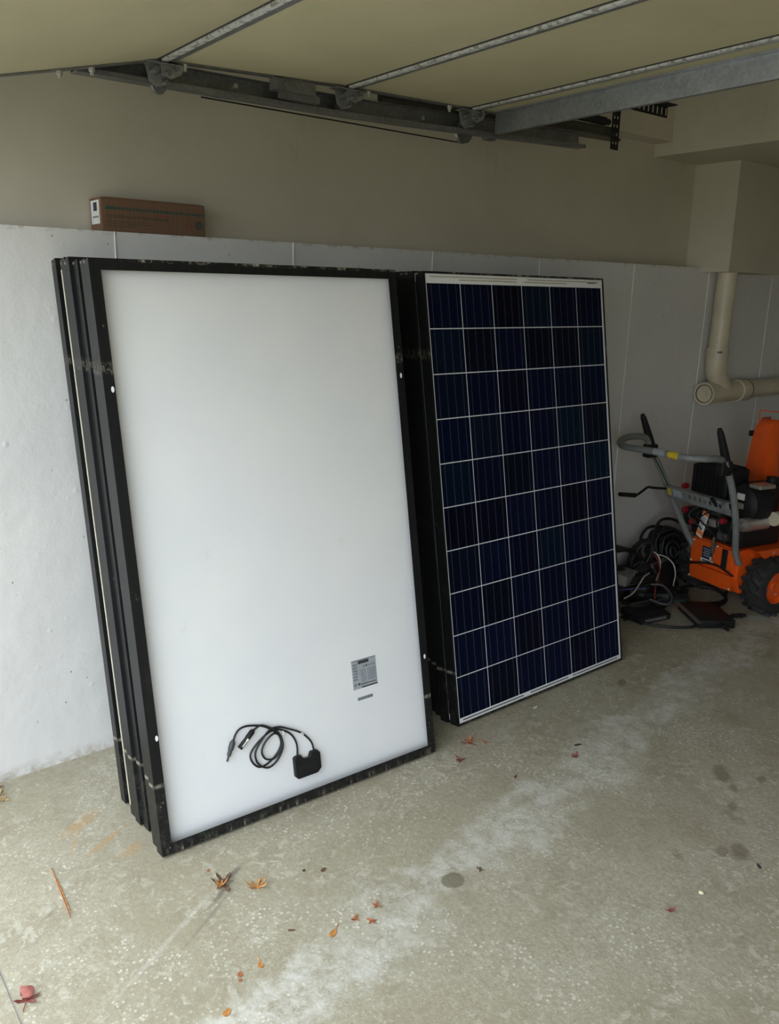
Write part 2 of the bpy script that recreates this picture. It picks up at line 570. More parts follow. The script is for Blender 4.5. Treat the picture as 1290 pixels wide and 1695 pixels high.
fw.box(-0.85, -0.66, YB, -4.9, 0, 2.12)
struct(fw, 'wall_front', M['drywall'])
# boxed-in ducts under the ceiling
struct(MB().box(1.2, 2.983, 0.0, YD, 2.322, ZC), 'trim_1', M['drywall'], 'small drywall soffit along the wall under the ceiling')
struct(MB().box(2.983, XB, -3.2, YD, 2.262, ZC), 'trim_2', M['drywall'], 'drywall soffit crossing the garage above the pipe')
ch = MB().box(3.372, 3.93, -0.16, YD, 1.706, 2.262)
struct(ch, 'trim_3', M['drywall'], 'drywall pipe chase hanging down the wall from the soffit')

# ------------------------------------------------------------------ garage door overhead
door = tag(thing('door_1', 'cream sectional overhead garage door standing open', None), kind='structure')
YE = -0.40
YF = -4.8
def slab(mb, a, b, y0, y1, t0, t1):
    """box along the line a-b in the xz plane; t is measured upwards from its underside"""
    d = Vector((b[0] - a[0], 0, b[1] - a[1])).normalized()
    nrm = Vector((-d.z, 0, d.x))
    A = Vector((a[0], 0, a[1])); B = Vector((b[0], 0, b[1]))
    v = []
    for y in (y0, y1):
        for p, t in ((A, t0), (B, t0), (B, t1), (A, t1)):
            q = p + nrm * t
            v.append((q.x, y, q.z))
    return mb.add(v, [(0, 1, 2, 3), (7, 6, 5, 4), (0, 4, 5, 1), (1, 5, 6, 2), (2, 6, 7, 3), (3, 7, 4, 0)])
secs = [((-0.64, 1.949), (0.090, 2.133)), ((0.100, 2.135), (0.688, 2.162)), ((0.698, 2.1622), (1.204, 2.173)), ((1.214, 2.1732), (1.47, 2.1785))]
for i, (a, b) in enumerate(secs):
    pn = slab(MB(), a, b, YF, YE, 0.0, 0.045).build('door_section', M['door'], door)
    slab(MB(), a, b, YE, YE + 0.022, -0.004, 0.05).build('end_stile', M['galv_dark'], pn)
    d = Vector((b[0] - a[0], b[1] - a[1])).normalized()
    def at(p, s):
        return (p[0] + d.x * s, p[1] + d.y * s)
    if i < 3:
        slab(MB(), at(b, -0.002), at(b, 0.003), YF, YE - 0.002, -0.002, 0.03).build('joint_seal', M['rubber'], pn)
    if i > 0:
        slab(MB(), at(a, 0.0), at(a, 0.016), YF, YE, -0.006, -0.0005).build('joint_edge_strip', M['flecked'], pn)
        slab(MB(), at(a, 0.0165), at(a, 0.040), YF, YE, -0.003, -0.0005).build('joint_rail', M['galv'], pn)
slab(MB(), (-0.665, 1.942), (-0.641, 1.949), YF, YE, 0, 0.04).build('bottom_seal', M['rubber'], door)
# reinforcing strut on the top section
st = MB()
st.box(1.338, 1.342, YF, YE + 0.01, 2.108, 2.181)
st.box(1.342, 1.356, YF, YE + 0.01, 2.108, 2.111)
st.box(1.316, 1.342, YF, YE + 0.01, 2.171, 2.175)
st.build('strut', M['galv'], door)
# hinges, roller brackets, rollers
for jx, jz in ((0.095, 2.134), (0.693, 2.162), (1.209, 2.173)):
    h = MB()
    h.box(jx - 0.045, jx + 0.05, YE - 0.006, YE + 0.028, jz - 0.012, jz - 0.008)
    h.prism([(jx - 0.03, jz - 0.008), (jx - 0.02, jz - 0.05), (jx + 0.0, jz - 0.062), (jx + 0.03, jz - 0.052), (jx + 0.045, jz - 0.008)], YE + 0.024, YE + 0.028, 'y')
    h.prism([(jx + 0.0, jz - 0.008), (jx + 0.005, jz - 0.035), (jx + 0.03, jz - 0.044), (jx + 0.06, jz - 0.03), (jx + 0.07, jz - 0.008)], YE + 0.0, YE + 0.004, 'y')
    hg = h.build('hinge', M['galv'], door)
    b = MB()
    for bx, bz in ((-0.012, -0.028), (0.022, -0.030), (0.045, -0.016)):
        b.cyl((jx + bx, YE - 0.012, jz + bz), (jx + bx, YE + 0.030, jz + bz), 0.008, 8)
    b.build('bolt', M['galv_dark'], hg)
    rl = MB()
    rl.cyl((jx + 0.02, YE + 0.004, jz - 0.052), (jx + 0.02, YE + 0.052, jz - 0.052), 0.005, 8)
    rl.lathe([(0.021, -0.008), (0.023, 0.0), (0.021, 0.008)], 14, Matrix.Translation((jx + 0.02, YE + 0.060, jz - 0.050)) @ Matrix.Rotation(PI / 2, 4, 'X'))
    rl.build('roller', M['galv_dark'], door, 40)
for jx, jz in ((0.17, 2.139), (0.47, 2.154), (0.52, 2.156), (0.78, 2.165), (1.12, 2.171), (1.27, 2.176), (-0.08, 2.091), (-0.16, 2.072)):
    MB().cyl((jx, YE + 0.010, jz - 0.014), (jx, YE + 0.010, jz + 0.0), 0.008, 8).cyl((jx, YE + 0.010, jz - 0.022), (jx, YE + 0.010, jz - 0.014), 0.005, 8).build('bolt', M['alu'], door)
MB().box(0.44, 0.58, YE + 0.0, YE + 0.03, 2.115, 2.150).box(0.47, 0.60, YE + 0.01, YE + 0.035, 2.10, 2.118).build('edge_bracket', M['galv_dark'], door)

# ------------------------------------------------------------------ roller track on the wall side
trk = thing('door_track', 'galvanised roller track beside the open garage door, ending at a black hanger', 'track')
def channel(path, y, h, dep, name, m, parent, lip=0.012, t=0.0025):
    """C rail swept along (x, z) points, open towards -y; origin line = lower edge of the web"""
    prof = [(y, 0), (y - dep, 0), (y - dep, lip), (y - dep + t, lip), (y - dep + t, t), (y - t, t), (y - t, h - t), (y - dep * 0.5, h - t), (y - dep * 0.5, h), (y, h)]
    mb = MB()
    rings = []
    n = len(prof)
    for i, p in enumerate(path):
        a = path[max(i - 1, 0)]; b = path[min(i + 1, len(path) - 1)]
        d = Vector((b[0] - a[0], b[1] - a[1])).normalized()
        rings.append([mb.bm.verts.new((p[0] - d.y * q[1], q[0], p[1] + d.x * q[1])) for q in prof])
    for i in range(len(path) - 1):
        for k in range(n):
            mb.bm.faces.new((rings[i][k], rings[i][(k + 1) % n], rings[i + 1][(k + 1) % n], rings[i + 1][k]))
    mb.bm.faces.new(rings[0][::-1])
    mb.bm.faces.new(rings[-1])
    return mb.build(name, m, parent)
channel([(-0.11, 2.079), (0.12, 2.081), (0.73, 2.087), (1.25, 2.103), (1.873, 2.126)], -0.322, 0.060, 0.040, 'lower_track', M['galv_dark'], trk)
channel([(-0.645, 1.60), (-0.64, 1.72), (-0.61, 1.86), (-0.55, 1.975), (-0.45, 2.022), (-0.32, 2.056), (-0.20, 2.082), (-0.115, 2.100)], -0.322, 0.050, 0.034, 'curved_track', M['galv_dark'], trk)
channel([(0.9, 2.160), (1.6, 2.178), (2.155, 2.189)], -0.28, 0.052, 0.032, 'upper_track', M['zinc_tan'], trk)
for cx, cz in ((0.0, 2.09), (1.0, 2.11)):
    MB().box(cx, cx + 0.03, -0.321, -0.28, cz, cz + 0.05).build('track_clip', M['galv_dark'], trk)
for bx in (0.35, 1.05, 1.83):
    MB().cyl((bx, -0.338, 2.115 + 0.012 * bx), (bx, -0.30, 2.115 + 0.012 * bx), 0.007, 8).build('bolt', M['alu'], trk)
def perforated(mb, L, w, Mx, t=0.0025, pitch=0.032, rows=2):
    """perforated steel strip along local x, width along local y"""
    edge = w * 0.20
    bar = (w - 2 * edge) / rows
    mb.box(0, L, 0, edge, 0, t, Mx)
    mb.box(0, L, w - edge, w, 0, t, Mx)
    for r in range(1, rows):
        yc = edge + bar * r
        mb.box(0, L, yc - bar * 0.32, yc + bar * 0.32, 0, t, Mx)
    n = int(L / pitch)
    for i in range(n + 1):
        x0 = i * pitch
        mb.box(x0, min(L, x0 + pitch * 0.66), edge, w - edge, 0.0002, t - 0.0002, Mx)
    return mb
# vertical hanger: from the ceiling down past the upper track
hz = MB()
Mx = Matrix(((0, 1, 0, 2.080), (0, 0, -1, -0.318), (1, 0, 0, 2.150), (0, 0, 0, 1)))
perforated(hz, 0.60, 0.050, Mx)
hz.build('hanger_strap', M['steel_black'], trk)
bz = MB()
perforated(bz, 0.42, 0.048, Matrix(((1, 0, 0, 2.06), (0, 0, -1, -0.30), (0, 1, 0, 2.322), (0, 0, 0, 1))), rows=1)
bz.box(2.06, 2.49, -0.345, -0.3025, 2.368, 2.371)
bz.build('hanger_brace', M['steel_black'], trk)
MB().bbox(1.78, 2.03, -0.335, -0.315, 2.232, 2.262, 0.004).cyl((2.03, -0.325, 2.247), (2.052, -0.325, 2.247), 0.012, 10).build('track_stop', M['steel_black'], trk)
# spring pulley and its cable
pl = MB().lathe([(0.030, -0.008), (0.038, -0.008), (0.030, 0.0), (0.038, 0.008), (0.030, 0.008)], 20, Matrix.Translation((1.275, -0.295, 2.118)) @ Matrix.Rotation(PI / 2, 4, 'X'))
pl.cyl((1.275, -0.285, 2.118), (1.275, -0.325, 2.118), 0.008, 10)
pl.build('pulley', M['galv_dark'], trk, 40)
MB().bbox(1.38, 1.43, -0.31, -0.28, 2.105, 2.122, 0.006).build('cable_clip', M['galv_dark'], trk)
MB().tube([(0.25, -0.318, 2.079), (0.75, -0.306, 2.081), (1.25, -0.295, 2.082)], 0.0022, 6).build('lift_cable', M['steel_black'], trk)

# ------------------------------------------------------------------ solar panels
PW, PH, PT = 0.99, 1.65, 0.043
LIP, FLG = 0.0075, 0.030
def rail_meshes(back, H):
    prof = [(0, 0), (LIP, 0), (LIP, 0.002), (0.0025, 0.002), (0.0025, PT - 0.002), (FLG, PT - 0.002), (FLG, PT), (0, PT)]
    def Y(d):
        return (PT - d) if back else d
    out = []
    for side in range(4):
        mb = MB()
        a, b = [], []
        for s, d in prof:
            y = Y(d)
            if side == 0:
                p, q = (-PW / 2 + s, y, s), (-PW / 2 + s, y, H - s)
            elif side == 1:
                p, q = (PW / 2 - s, y, s), (PW / 2 - s, y, H - s)
            elif side == 2:
                p, q = (-PW / 2 + s, y, s), (PW / 2 - s, y, s)
            else:
                p, q = (-PW / 2 + s, y, H - s), (PW / 2 - s, y, H - s)
            a.append(p); b.append(q)
        n = len(prof)
        mb.add(a + b, [tuple(range(n - 1, -1, -1)), tuple(range(n, 2 * n))] + [(i, (i + 1) % n, n + (i + 1) % n, n + i) for i in range(n)])
        bmesh.ops.recalc_face_normals(mb.bm, faces=mb.bm.faces[:])
        me = bpy.data.meshes.new('frame_rail')
        mb.bm.to_mesh(me); mb.bm.free()
        me.materials.append(M['frame'])
        out.append(me)
    return out
def part(name, me, parent):
    o = bpy.data.objects.new(name, me)
    C.objects.link(o)
    o.parent = parent
    return o
RAILS = {}
def make_panel(back, base_left, yaw, lean, label, group, H=PH, cells=False):
    """base_left: floor point (x, y) under the lower left corner of the face turned to the room"""
    u = Vector((math.cos(yaw), math.sin(yaw), 0))
    b = Vector((base_left[0], base_left[1], PT * math.sin(lean) + 0.0006)) + u * PW / 2
    t = thing('solar_panel', label, 'solar panel', b, (-lean, 0, yaw), group)
    if (back, H) not in RAILS:
        rs = rail_meshes(back, H)
        e = 0.0030
        ya, yb = ((PT - 0.0068, PT - 0.0048) if back else (0.0048, 0.0068))
        sh = MB().box(-PW / 2 + e, PW / 2 - e, ya, yb, e, H - e).build('tmp', M['sheet'])
        ya, yb = ((PT - 0.0040, PT - 0.0022) if back else (0.0022, 0.0036))
        g = MB().box(-PW / 2 + e, PW / 2 - e, ya, yb, e, H - e).build('tmp', M['glass'])
        RAILS[(back, H)] = (rs, sh.data, g.data)
        bpy.data.objects.remove(sh); bpy.data.objects.remove(g)
    rs, sh, g = RAILS[(back, H)]
    for me in rs:
        part('frame_rail', me, t)
    t_sheet = part('backsheet', sh, t)
    part('glass_pane', g, t)
    return t
def panel_sheet(t, back, H):
    """one dark cell layer for panels whose cells are hidden in the stack"""
    ya, yb = ((PT - 0.0046, PT - 0.0042) if back else (0.0040, 0.0046))
    key = ('cells', back, H)
    if key not in RAILS:
        o = MB().box(-PW / 2 + 0.012, PW / 2 - 0.012, ya, yb, 0.03, H - 0.036).build('tmp', M['cell'])
        RAILS[key] = o.data
        bpy.data.objects.remove(o)
    part('cell_layer', RAILS[key], t)

ordn = ['front', 'second', 'third', 'fourth', 'fifth', 'sixth', 'seventh', 'rearmost']
# left stack: base corner, yaw and lean from the photograph
LX, LY, LYAW, LLEAN = -0.1369, -0.6759, R(-2.4692), R(9.982)
off = [0.0, 0.004, 0.026, 0.010, 0.0, 0.001, 0.028, 0.0]
gl = 'solar panels leaning in the left stack'
left = []
un = Vector((-math.sin(LYAW), math.cos(LYAW), 0))
for i in range(8):
    step = PT / math.cos(LLEAN) * 1.012
    bx = LX + off[i] * math.cos(LYAW) + un.x * step * i
    by = LY + off[i] * math.sin(LYAW) + un.y * step * i
    H = PH if i < 4 else 1.658
    if i == 0:
        lb = 'solar panel showing its white back and black frame, front of the left stack'
    else:
        lb = '%s panel of the left stack by the box, seen as a black frame edge' % ('rearmost' if i == 7 else ordn[i] + ' from the front')
        lb = ('rearmost solar panel of the left stack, its black edge nearest the wall' if i == 7 else
              '%s solar panel from the front in the left stack, seen edge-on' % ordn[i])
    t = make_panel(True, (bx, by), LYAW, LLEAN + R(0.02) * i, lb, gl, H)
    panel_sheet(t, True, H)
    left.append(t)
# pale sealant line along the sixth panel's edge
MB().box(-PW / 2 - 0.0012, -PW / 2, PT - 0.010, PT - 0.001, 0.03, 1.63).build('sealant_line', M['seal'], left[5])

# right stack
RX, RY, RYAW, RLEAN = 1.034, -0.641, R(-0.1607), R(9.29)
gr = 'solar panels leaning in the right stack'
roff = [0.0, -0.010, 0.004, 0.008, 0.002, 0.012, 0.006, 0.010]
right = []
for i in range(8):
    step = PT / math.cos(RLEAN) * 1.02
    lb = ('solar panel showing dark blue cells in a white grid, front of the right stack' if i == 0 else
          'rearmost solar panel of the right stack, resting on the wall' if i == 7 else
          '%s solar panel from the front in the right stack' % ordn[i])
    t = make_panel(False, (RX + roff[i], RY + step * i), RYAW, RLEAN, lb, gr)
    if i:
        panel_sheet(t, False, PH)
    right.append(t)
# 60 cells of the front panel, each with its four busbars
fp = right[0]
px, pz, cw, chh = 0.1605, 0.1588, 0.1568, 0.1552
x0, z0 = -PW / 2 + 0.0148, 0.0255
cm = MB().box(0, cw, 0.0042, 0.0046, 0, chh).build('tmp', M['cell'])
bmsh = MB()
for q in range(4):
    xc = cw * (0.125 + 0.25 * q)
    bmsh.box(xc - 0.0008, xc + 0.0008, 0.00395, 0.0042, 0, chh)
bo = bmsh.build('tmp', M['bus'])
cmd, bmd = cm.data, bo.data
bpy.data.objects.remove(cm); bpy.data.objects.remove(bo)
for r in range(10):
    for c in range(6):
        o = part('solar_cell', cmd, fp)
        o.location = (x0 + c * px, 0, z0 + r * pz)
        b = part('busbars', bmd, o)
# string ribbons in the white margins
for (a, b, zc) in ((0.03, 0.47, 1.633), (0.17, 0.47, 1.6235), (0.53, 0.96, 1.633), (0.51, 0.76, 1.6235), (0.03, 0.36, 0.0165), (0.40, 0.63, 0.0165), (0.66, 0.96, 0.0165)):
    MB().box(-PW / 2 + a, -PW / 2 + b, 0.0041, 0.0047, zc - 0.0022, zc + 0.0022).build('string_ribbon', M['seal'] if zc > 1 else M['bus'], fp)
MB().box(PW / 2 - 0.10, PW / 2 - 0.045, 0.0041, 0.0047, 1.6265, 1.6315).build('maker_mark', M['labelmid'], fp)

# details on the white back of the front left panel
A = left[0]
BX = -PW / 2
YS = PT - 0.0068          # room-side face of the backsheet
jb = MB()
J = [(0.452, 0.078), (0.460, 0.069), (0.530, 0.069), (0.545, 0.082), (0.545, 0.132), (0.536, 0.142), (0.514, 0.142), (0.507, 0.127), (0.487, 0.127), (0.477, 0.142), (0.458, 0.142), (0.452, 0.136)]
jb.prism([(BX + a, b) for a, b in J], YS - 0.017, YS, 'y')
jbo = jb.build('junction_box', M['plastic'], A)
mod = jbo.modifiers.new('bevel', 'BEVEL'); mod.width = 0.002; mod.segments = 2
MB().prism([(BX + a, b) for a, b in ((0.462, 0.08), (0.534, 0.08), (0.535, 0.115), (0.462, 0.115))], YS - 0.0182, YS - 0.0170, 'y').build('lid_panel', M['steel_black'], jbo)
MB().box(BX + 0.487, BX + 0.507, YS - 0.006, YS, 0.122, 0.128).build('lid_clip', M['seal'], jbo)
c1 = [(0.468, 0.137), (0.469, 0.179), (0.456, 0.213), (0.431, 0.235), (0.4, 0.248), (0.365, 0.240), (0.332, 0.218), (0.311, 0.194), (0.315, 0.168), (0.337, 0.147), (0.368, 0.150), (0.398, 0.17), (0.415, 0.197), (0.412, 0.224), (0.394, 0.246), (0.365, 0.268), (0.336, 0.280), (0.302, 0.286), (0.277, 0.278), (0.257, 0.250)]
c2 = [(0.526, 0.139), (0.521, 0.17), (0.502, 0.198), (0.478, 0.219), (0.449, 0.236), (0.413, 0.253), (0.380, 0.252), (0.345, 0.225), (0.325, 0.195), (0.332, 0.160), (0.362, 0.138), (0.395, 0.152), (0.420, 0.186), (0.416, 0.220), (0.395, 0.238), (0.366, 0.225), (0.348, 0.195), (0.357, 0.168), (0.385, 0.161), (0.409, 0.178), (0.420, 0.205), (0.408, 0.238), (0.380, 0.262), (0.352, 0.276), (0.326, 0.267)]
def lift(i, k):
    return 0.0045 + 0.0035 * (0.5 + 0.5 * math.sin(i * 1.7 + k))
cb1 = MB().tube(spline([(BX + a, YS - lift(i, 0), b) for i, (a, b) in enumerate(c1)], 5), 0.0031, 8).build('cable', M['cable'], A, 60)
cb2 = MB().tube(spline([(BX + a, YS - lift(i, 2) - 0.004, b) for i, (a, b) in enumerate(c2)], 5), 0.0031, 8).build('cable', M['cable'], A, 60)
def along(p, q, segs, y):
    P, Q = Vector((BX + p[0], y, p[1])), Vector((BX + q[0], y, q[1]))
    d = (Q - P)
    return [P + d * s for s, _ in segs], [r for _, r in segs]
pt, rr = along((0.259, 0.256), (0.233, 0.199), [(0, 0.006), (0.12, 0.0085), (0.42, 0.0085), (0.45, 0.0065), (0.72, 0.0060), (0.75, 0.0032), (1.0, 0.0032)], YS - 0.0095)
MB().tube(pt, rr, 12).build('plug_connector', M['greyplastic'], cb1, 40)
pt, rr = along((0.328, 0.269), (0.277, 0.226), [(0, 0.005), (0.1, 0.0085), (0.42, 0.0085), (0.46, 0.0075), (1.0, 0.0078)], YS - 0.0095)
MB().tube(pt, rr, 12).build('socket_connector', M['plastic'], cb2, 40)
P0, P1 = Vector((BX + 0.305, YS - 0.0176, 0.2496)), Vector((BX + 0.283, YS - 0.0176, 0.231))
MB().tube([P0, P0.lerp(P1, 0.3), P0.lerp(P1, 0.31), P1], [0.0032, 0.0032, 0.0018, 0.0018], 8).build('latch_mark', M['white'], cb2)
MB().tube([(BX + 0.495, YS - lift(2, 2) - 0.0045, 0.205), (BX + 0.485, YS - lift(3, 2) - 0.0045, 0.2135)], 0.0036, 8).build('cable_tag', M['white'], cb2)
MB().tube([(BX + 0.428, YS - 0.004, 0.235), (BX + 0.426, YS - 0.016, 0.229), (BX + 0.424, YS - 0.004, 0.222)], 0.0030, 8).build('cable_tie', M['white'], cb1)
# rating label: grey film with its printed blocks
Lb = MB().box(BX + 0.701, BX + 0.798, YS - 0.0006, YS, 0.290, 0.388).build('rating_label', M['labelgrey'], A)
def ink(x, z, w, h, m='labelmid'):
    MB().box(BX + 0.701 + x, BX + 0.701 + x + w, YS - 0.0010, YS - 0.0006, 0.290 + z, 0.290 + z + h).build('label_print', M[m], Lb)
ink(0.026, 0.083, 0.042, 0.010, 'labelink')
ink(0.0, 0.0945, 0.097, 0.003, 'labelmid')
for q in range(5):
    ink(0.046 + q * 0.010, 0.068 + 0.001 * (q % 2), 0.005, 0.007, 'labelink' if q == 1 else 'labelmid')
for q in range(6):
    ink(0.004, 0.080 - q * 0.010, 0.017, 0.006, 'labelmid')
for q in range(9):
    ink(0.034, 0.060 - q * 0.0048, 0.020, 0.0018)
    ink(0.060, 0.060 - q * 0.0048, 0.034, 0.0018)
ink(0.020, 0.012, 0.007, 0.007, 'labelink')
ink(0.004, 0.010, 0.010, 0.010)
ink(0.030, 0.012, 0.062, 0.0025, 'labelink')
ink(0.034, 0.001, 0.063, 0.004, 'labelink')
MB().box(BX + 0.713, BX + 0.775, YS - 0.0006, YS, 0.2505, 0.2615).build('barcode_label', M['labelgrey'], A)
for q in range(26):
    if (q * 7) % 5 != 0:
        MB().box(BX + 0.715 + q * 0.0023, BX + 0.7162 + q * 0.0023, YS - 0.0009, YS - 0.0006, 0.2515, 0.2590).build('barcode_bar', M['labelink'], A)
# slotted holes and screws in the flange
for (a, b) in ((0.0225, 1.309), (0.0245, 0.342), (0.977, 1.307), (0.977, 0.346)):
    MB().prism([(BX + a + 0.0042 * math.cos(2 * PI * k / 12), b + 0.0085 * math.sin(2 * PI * k / 12)) for k in range(12)], -0.0004, 0.0004, 'y').build('frame_slot', M['sheet'], A)
for (a, b) in ((0.018, 1.475), (0.977, 1.40), (0.02, 0.155), (0.012, 0.145), (0.976, 0.20), (0.972, 0.11), (0.024, 0.02), (0.968, 0.02)):
    MB().prism([(BX + a + 0.0025 * math.cos(2 * PI * k / 8), b + 0.0025 * math.sin(2 * PI * k / 8)) for k in range(8)], -0.0008, 0.0002, 'y').build('frame_screw', M['galv_dark'], A)

# ------------------------------------------------------------------ cardboard box on the ledge
bxl, bw, bd, bh = 0.062, 0.345, 0.095, 0.097
box = thing('cardboard_box', 'long brown cardboard box with green print lying on the wall ledge', 'box', (bxl, 0.004, ZL + 0.0005))
bo = MB().bbox(0, bw, 0, bd, 0, bh, 0.003, 2).build('carton', M['card'], box)
MB().prism([(0.0, bh - 0.001), (0.0, bh + 0.001), (0.018, bh + 0.003), (bw - 0.02, bh + 0.002), (bw, bh - 0.001)], -0.001, bd + 0.001, 'y').build('top_flap', M['card'], box)
MB().box(-0.0008, 0.0, 0.012, bd - 0.012, 0.022, bh - 0.006).build('shipping_label', M['white'], box)
MB().box(-0.0012, -0.0008, 0.030, 0.060, 0.060, 0.085).build('label_print', M['navy'], box)
MB().box(-0.0012, -0.0008, 0.020, 0.070, 0.040, 0.045).build('label_print', M['labelmid'], box)
MB().box(0.014, 0.050, -0.0008, 0.0, 0.064, 0.073).build('print_block', M['teal'], box)
for q in range(26):
    xa = 0.054 + q * 0.0112
    MB().box(xa, xa + 0.0074, -0.0008, 0.0, 0.0645 - 0.0001 * q, 0.0725 - 0.0001 * q).build('print_block', M['teal'], box)
Mt = Matrix.Translation((0.014, -0.0004, 0.040)) @ Matrix.Rotation(PI / 2, 4, 'X')
text_mesh('Circuit Breakers / Interruptores', 0.0155, 'box_lettering', M['olive'], box, Mt)
for q, (xa, ln) in enumerate(((0.014, 0.13), (0.014, 0.16), (0.014, 0.10))):
    MB().box(xa, xa + ln, -0.0007, 0.0, 0.030 - q * 0.007, 0.032 - q * 0.007).build('print_line', M['olive'], box)
MB().box(0.172, 0.21, -0.0007, 0.0, 0.053, 0.057).build('print_line', M['redink'], box)
def ring(cx, cz, ro, ri, m, nm):
    mb = MB()
    n = 20
    v = [(cx + r * math.cos(2 * PI * k / n), y, cz + r * math.sin(2 * PI * k / n)) for r in (ro, ri) for y in (-0.0008, 0.0) for k in range(n)]
    f = []
    for k in range(n):
        j = (k + 1) % n
        f += [(k, j, n + j, n + k), (2 * n + k, 3 * n + k, 3 * n + j, 2 * n + j), (k, 2 * n + k, 2 * n + j, j), (n + k, n + j, 3 * n + j, 3 * n + k)]
    mb.add(v, f)
    mb.build(nm, M[m], box)
ring(0.322, 0.034, 0.0125, 0.006, 'teal', 'printed_seal')
ring(0.322, 0.034, 0.0035, 0.001, 'teal', 'printed_seal')
ring(0.284, 0.030, 0.0135, 0.0115, 'redink', 'printed_seal')

# ------------------------------------------------------------------ drain pipe
pipe = thing('drain_pipe', 'cream plastic drain pipe with elbow and capped cleanout on the wall', 'pipe', (3.505, -0.075, 1.045))
r0 = 0.053
MB().tube([(0.010, 0, 0.662), (-0.004, 0, 0.235)], r0, 24).build('down_pipe', M['pvc'], pipe, 50)
el = [(-0.003, 0, 0.252), (-0.005, 0, 0.20), (-0.004, 0, 0.15), (0.010, 0, 0.105), (0.045, 0, 0.06), (0.105, 0, 0.0)]
MB().tube(spline(el, 4), 0.058, 24).build('elbow', M['pvc'], pipe, 50)
MB().lathe([(0.054, 0), (0.0625, 0), (0.0625, 0.052), (0.054, 0.052)], 28, Matrix.Translation((-0.004, 0, 0.200)), True).build('socket_collar', M['pvc'], pipe, 50)
RX90 = Matrix.Rotation(PI / 2, 4, 'Y')
MB().lathe([(0.048, 0), (0.064, 0), (0.064, 0.045), (0.059, 0.050), (0.059, 0.33), (0.066, 0.33), (0.066, 0.345), (0.0635, 0.347), (0.0635, 0.425), (0.048, 0.425)], 32, Matrix.Translation((-0.098, 0, 0)) @ RX90, True).build('wye_fitting', M['pvc'], pipe, 40)
MB().lathe([(0.0535, 0.322), (0.0535, 3.18)], 28, Matrix.Translation((-0.098, 0, 0)) @ RX90).build('cross_pipe', M['pvc'], pipe, 50)
MB().lathe([(0.0475, 0.004), (0.0475, 0.03)], 28, Matrix.Translation((-0.098, 0, 0)) @ RX90).build('cleanout_plug', M['pvc'], pipe, 50)
MB().lathe([(0.0478, -0.001), (0.0525, -0.001), (0.0525, 0.003), (0.0478, 0.003)], 28, Matrix.Translation((-0.098, 0, 0)) @ RX90, True).build('plug_seal', M['leaf_brown'], pipe, 50)
MB().lathe([(0.0535, 0.0), (0.0645, 0.0), (0.0645, 0.006), (0.0535, 0.006)], 28, Matrix.Translation((0.329, 0, 0)) @ RX90, True).build('joint_ring', M['leaf_brown'], pipe, 50)
MB().bbox(-0.1035, -0.097, -0.016, 0.016, -0.016, 0.016, 0.002).build('plug_nut', M['pvc'], pipe)
for q in range(5):
    a = R(-150 + q * 5.2)
    mb = MB()
    mb.box(-0.002, 0.002, -0.0008, 0.0008, -0.006, 0.006, Matrix.Translation((-0.004 + 0.0628 * math.cos(a), 0.0628 * math.sin(a), 0.231)) @ Matrix.Rotation(a + PI / 2, 4, 'Z'))
    mb.build('stamped_mark', M['labelink'], pipe)

# ------------------------------------------------------------------ snow blower (local: x forward, y left, z up)
sb = thing('snow_blower', 'orange snow blower with grey handlebars parked by the wall', 'snow blower', (3.24, -0.54, 0.0), (0, 0, R(-13)))
# wheels
WX, WR = -0.085, 0.156
def wheel(y, sgn):
    Mw = Matrix.Translation((WX, y, WR)) @ Matrix.Rotation(PI / 2, 4, 'X')
    ty = MB()
    w = 0.055
    ty.lathe([(0.085, -w), (0.122, -w), (0.142, -w * 0.8), (0.148, -w * 0.3), (0.148, w * 0.3), (0.142, w * 0.8), (0.122, w), (0.085, w)], 32, Mw, True)
    t = ty.build('tyre', M['tyre'], sb, 50)
    for kk in range(18):
        for s in (-1, 1):
            a = 2 * PI * (kk + (0.5 if s > 0 else 0)) / 18
            lug = MB()
            Ml = Matrix.Translation((WX, y, WR)) @ Matrix.Rotation(a, 4, 'Y') @ Matrix.Translation((0, s * 0.027, 0.147)) @ Matrix.Rotation(s * R(28), 4, 'Z')
            lug.prism([(-0.012, -0.030), (0.010, -0.030), (0.010, 0.028), (-0.006, 0.028)], -0.008, 0.0085, 'z', Ml)
            lug.build('tread_lug', M['tyre'], t)
    rm = MB().lathe([(0.0, -0.040), (0.03, -0.045), (0.035, -0.030), (0.070, -0.026), (0.080, -0.052), (0.088, -0.052), (0.088, 0.052), (0.080, 0.052), (0.070, 0.026), (0.035, 0.030), (0.03, 0.045), (0.0, 0.040)], 28, Mw)
    rim = rm.build('wheel_rim', M['orange'], sb, 35)
    for kk in range(4):
        a = 2 * PI * kk / 4 + 0.4
        q = (WX + 0.048 * math.cos(a), y, WR + 0.048 * math.sin(a))
        MB().cyl((q[0], y - 0.034, q[2]), (q[0], y + 0.034, q[2]), 0.007, 8).build('wheel_bolt', M['alu'], rim)
wheel(-0.218, -1)
wheel(0.228, 1)
MB().cyl((WX, -0.25, WR), (WX, 0.26, WR), 0.011, 12).build('axle', M['galv_dark'], sb)
# tractor housing
hs = MB()
hs.prism([(-0.25, 0.185), (-0.245, 0.335), (0.16, 0.335), (0.16, 0.10), (-0.215, 0.10)], -0.150, 0.165, 'y')
ho = hs.build('tractor_housing', M['orange'], sb)
bv = ho.modifiers.new('bevel', 'BEVEL'); bv.width = 0.008; bv.segments = 2
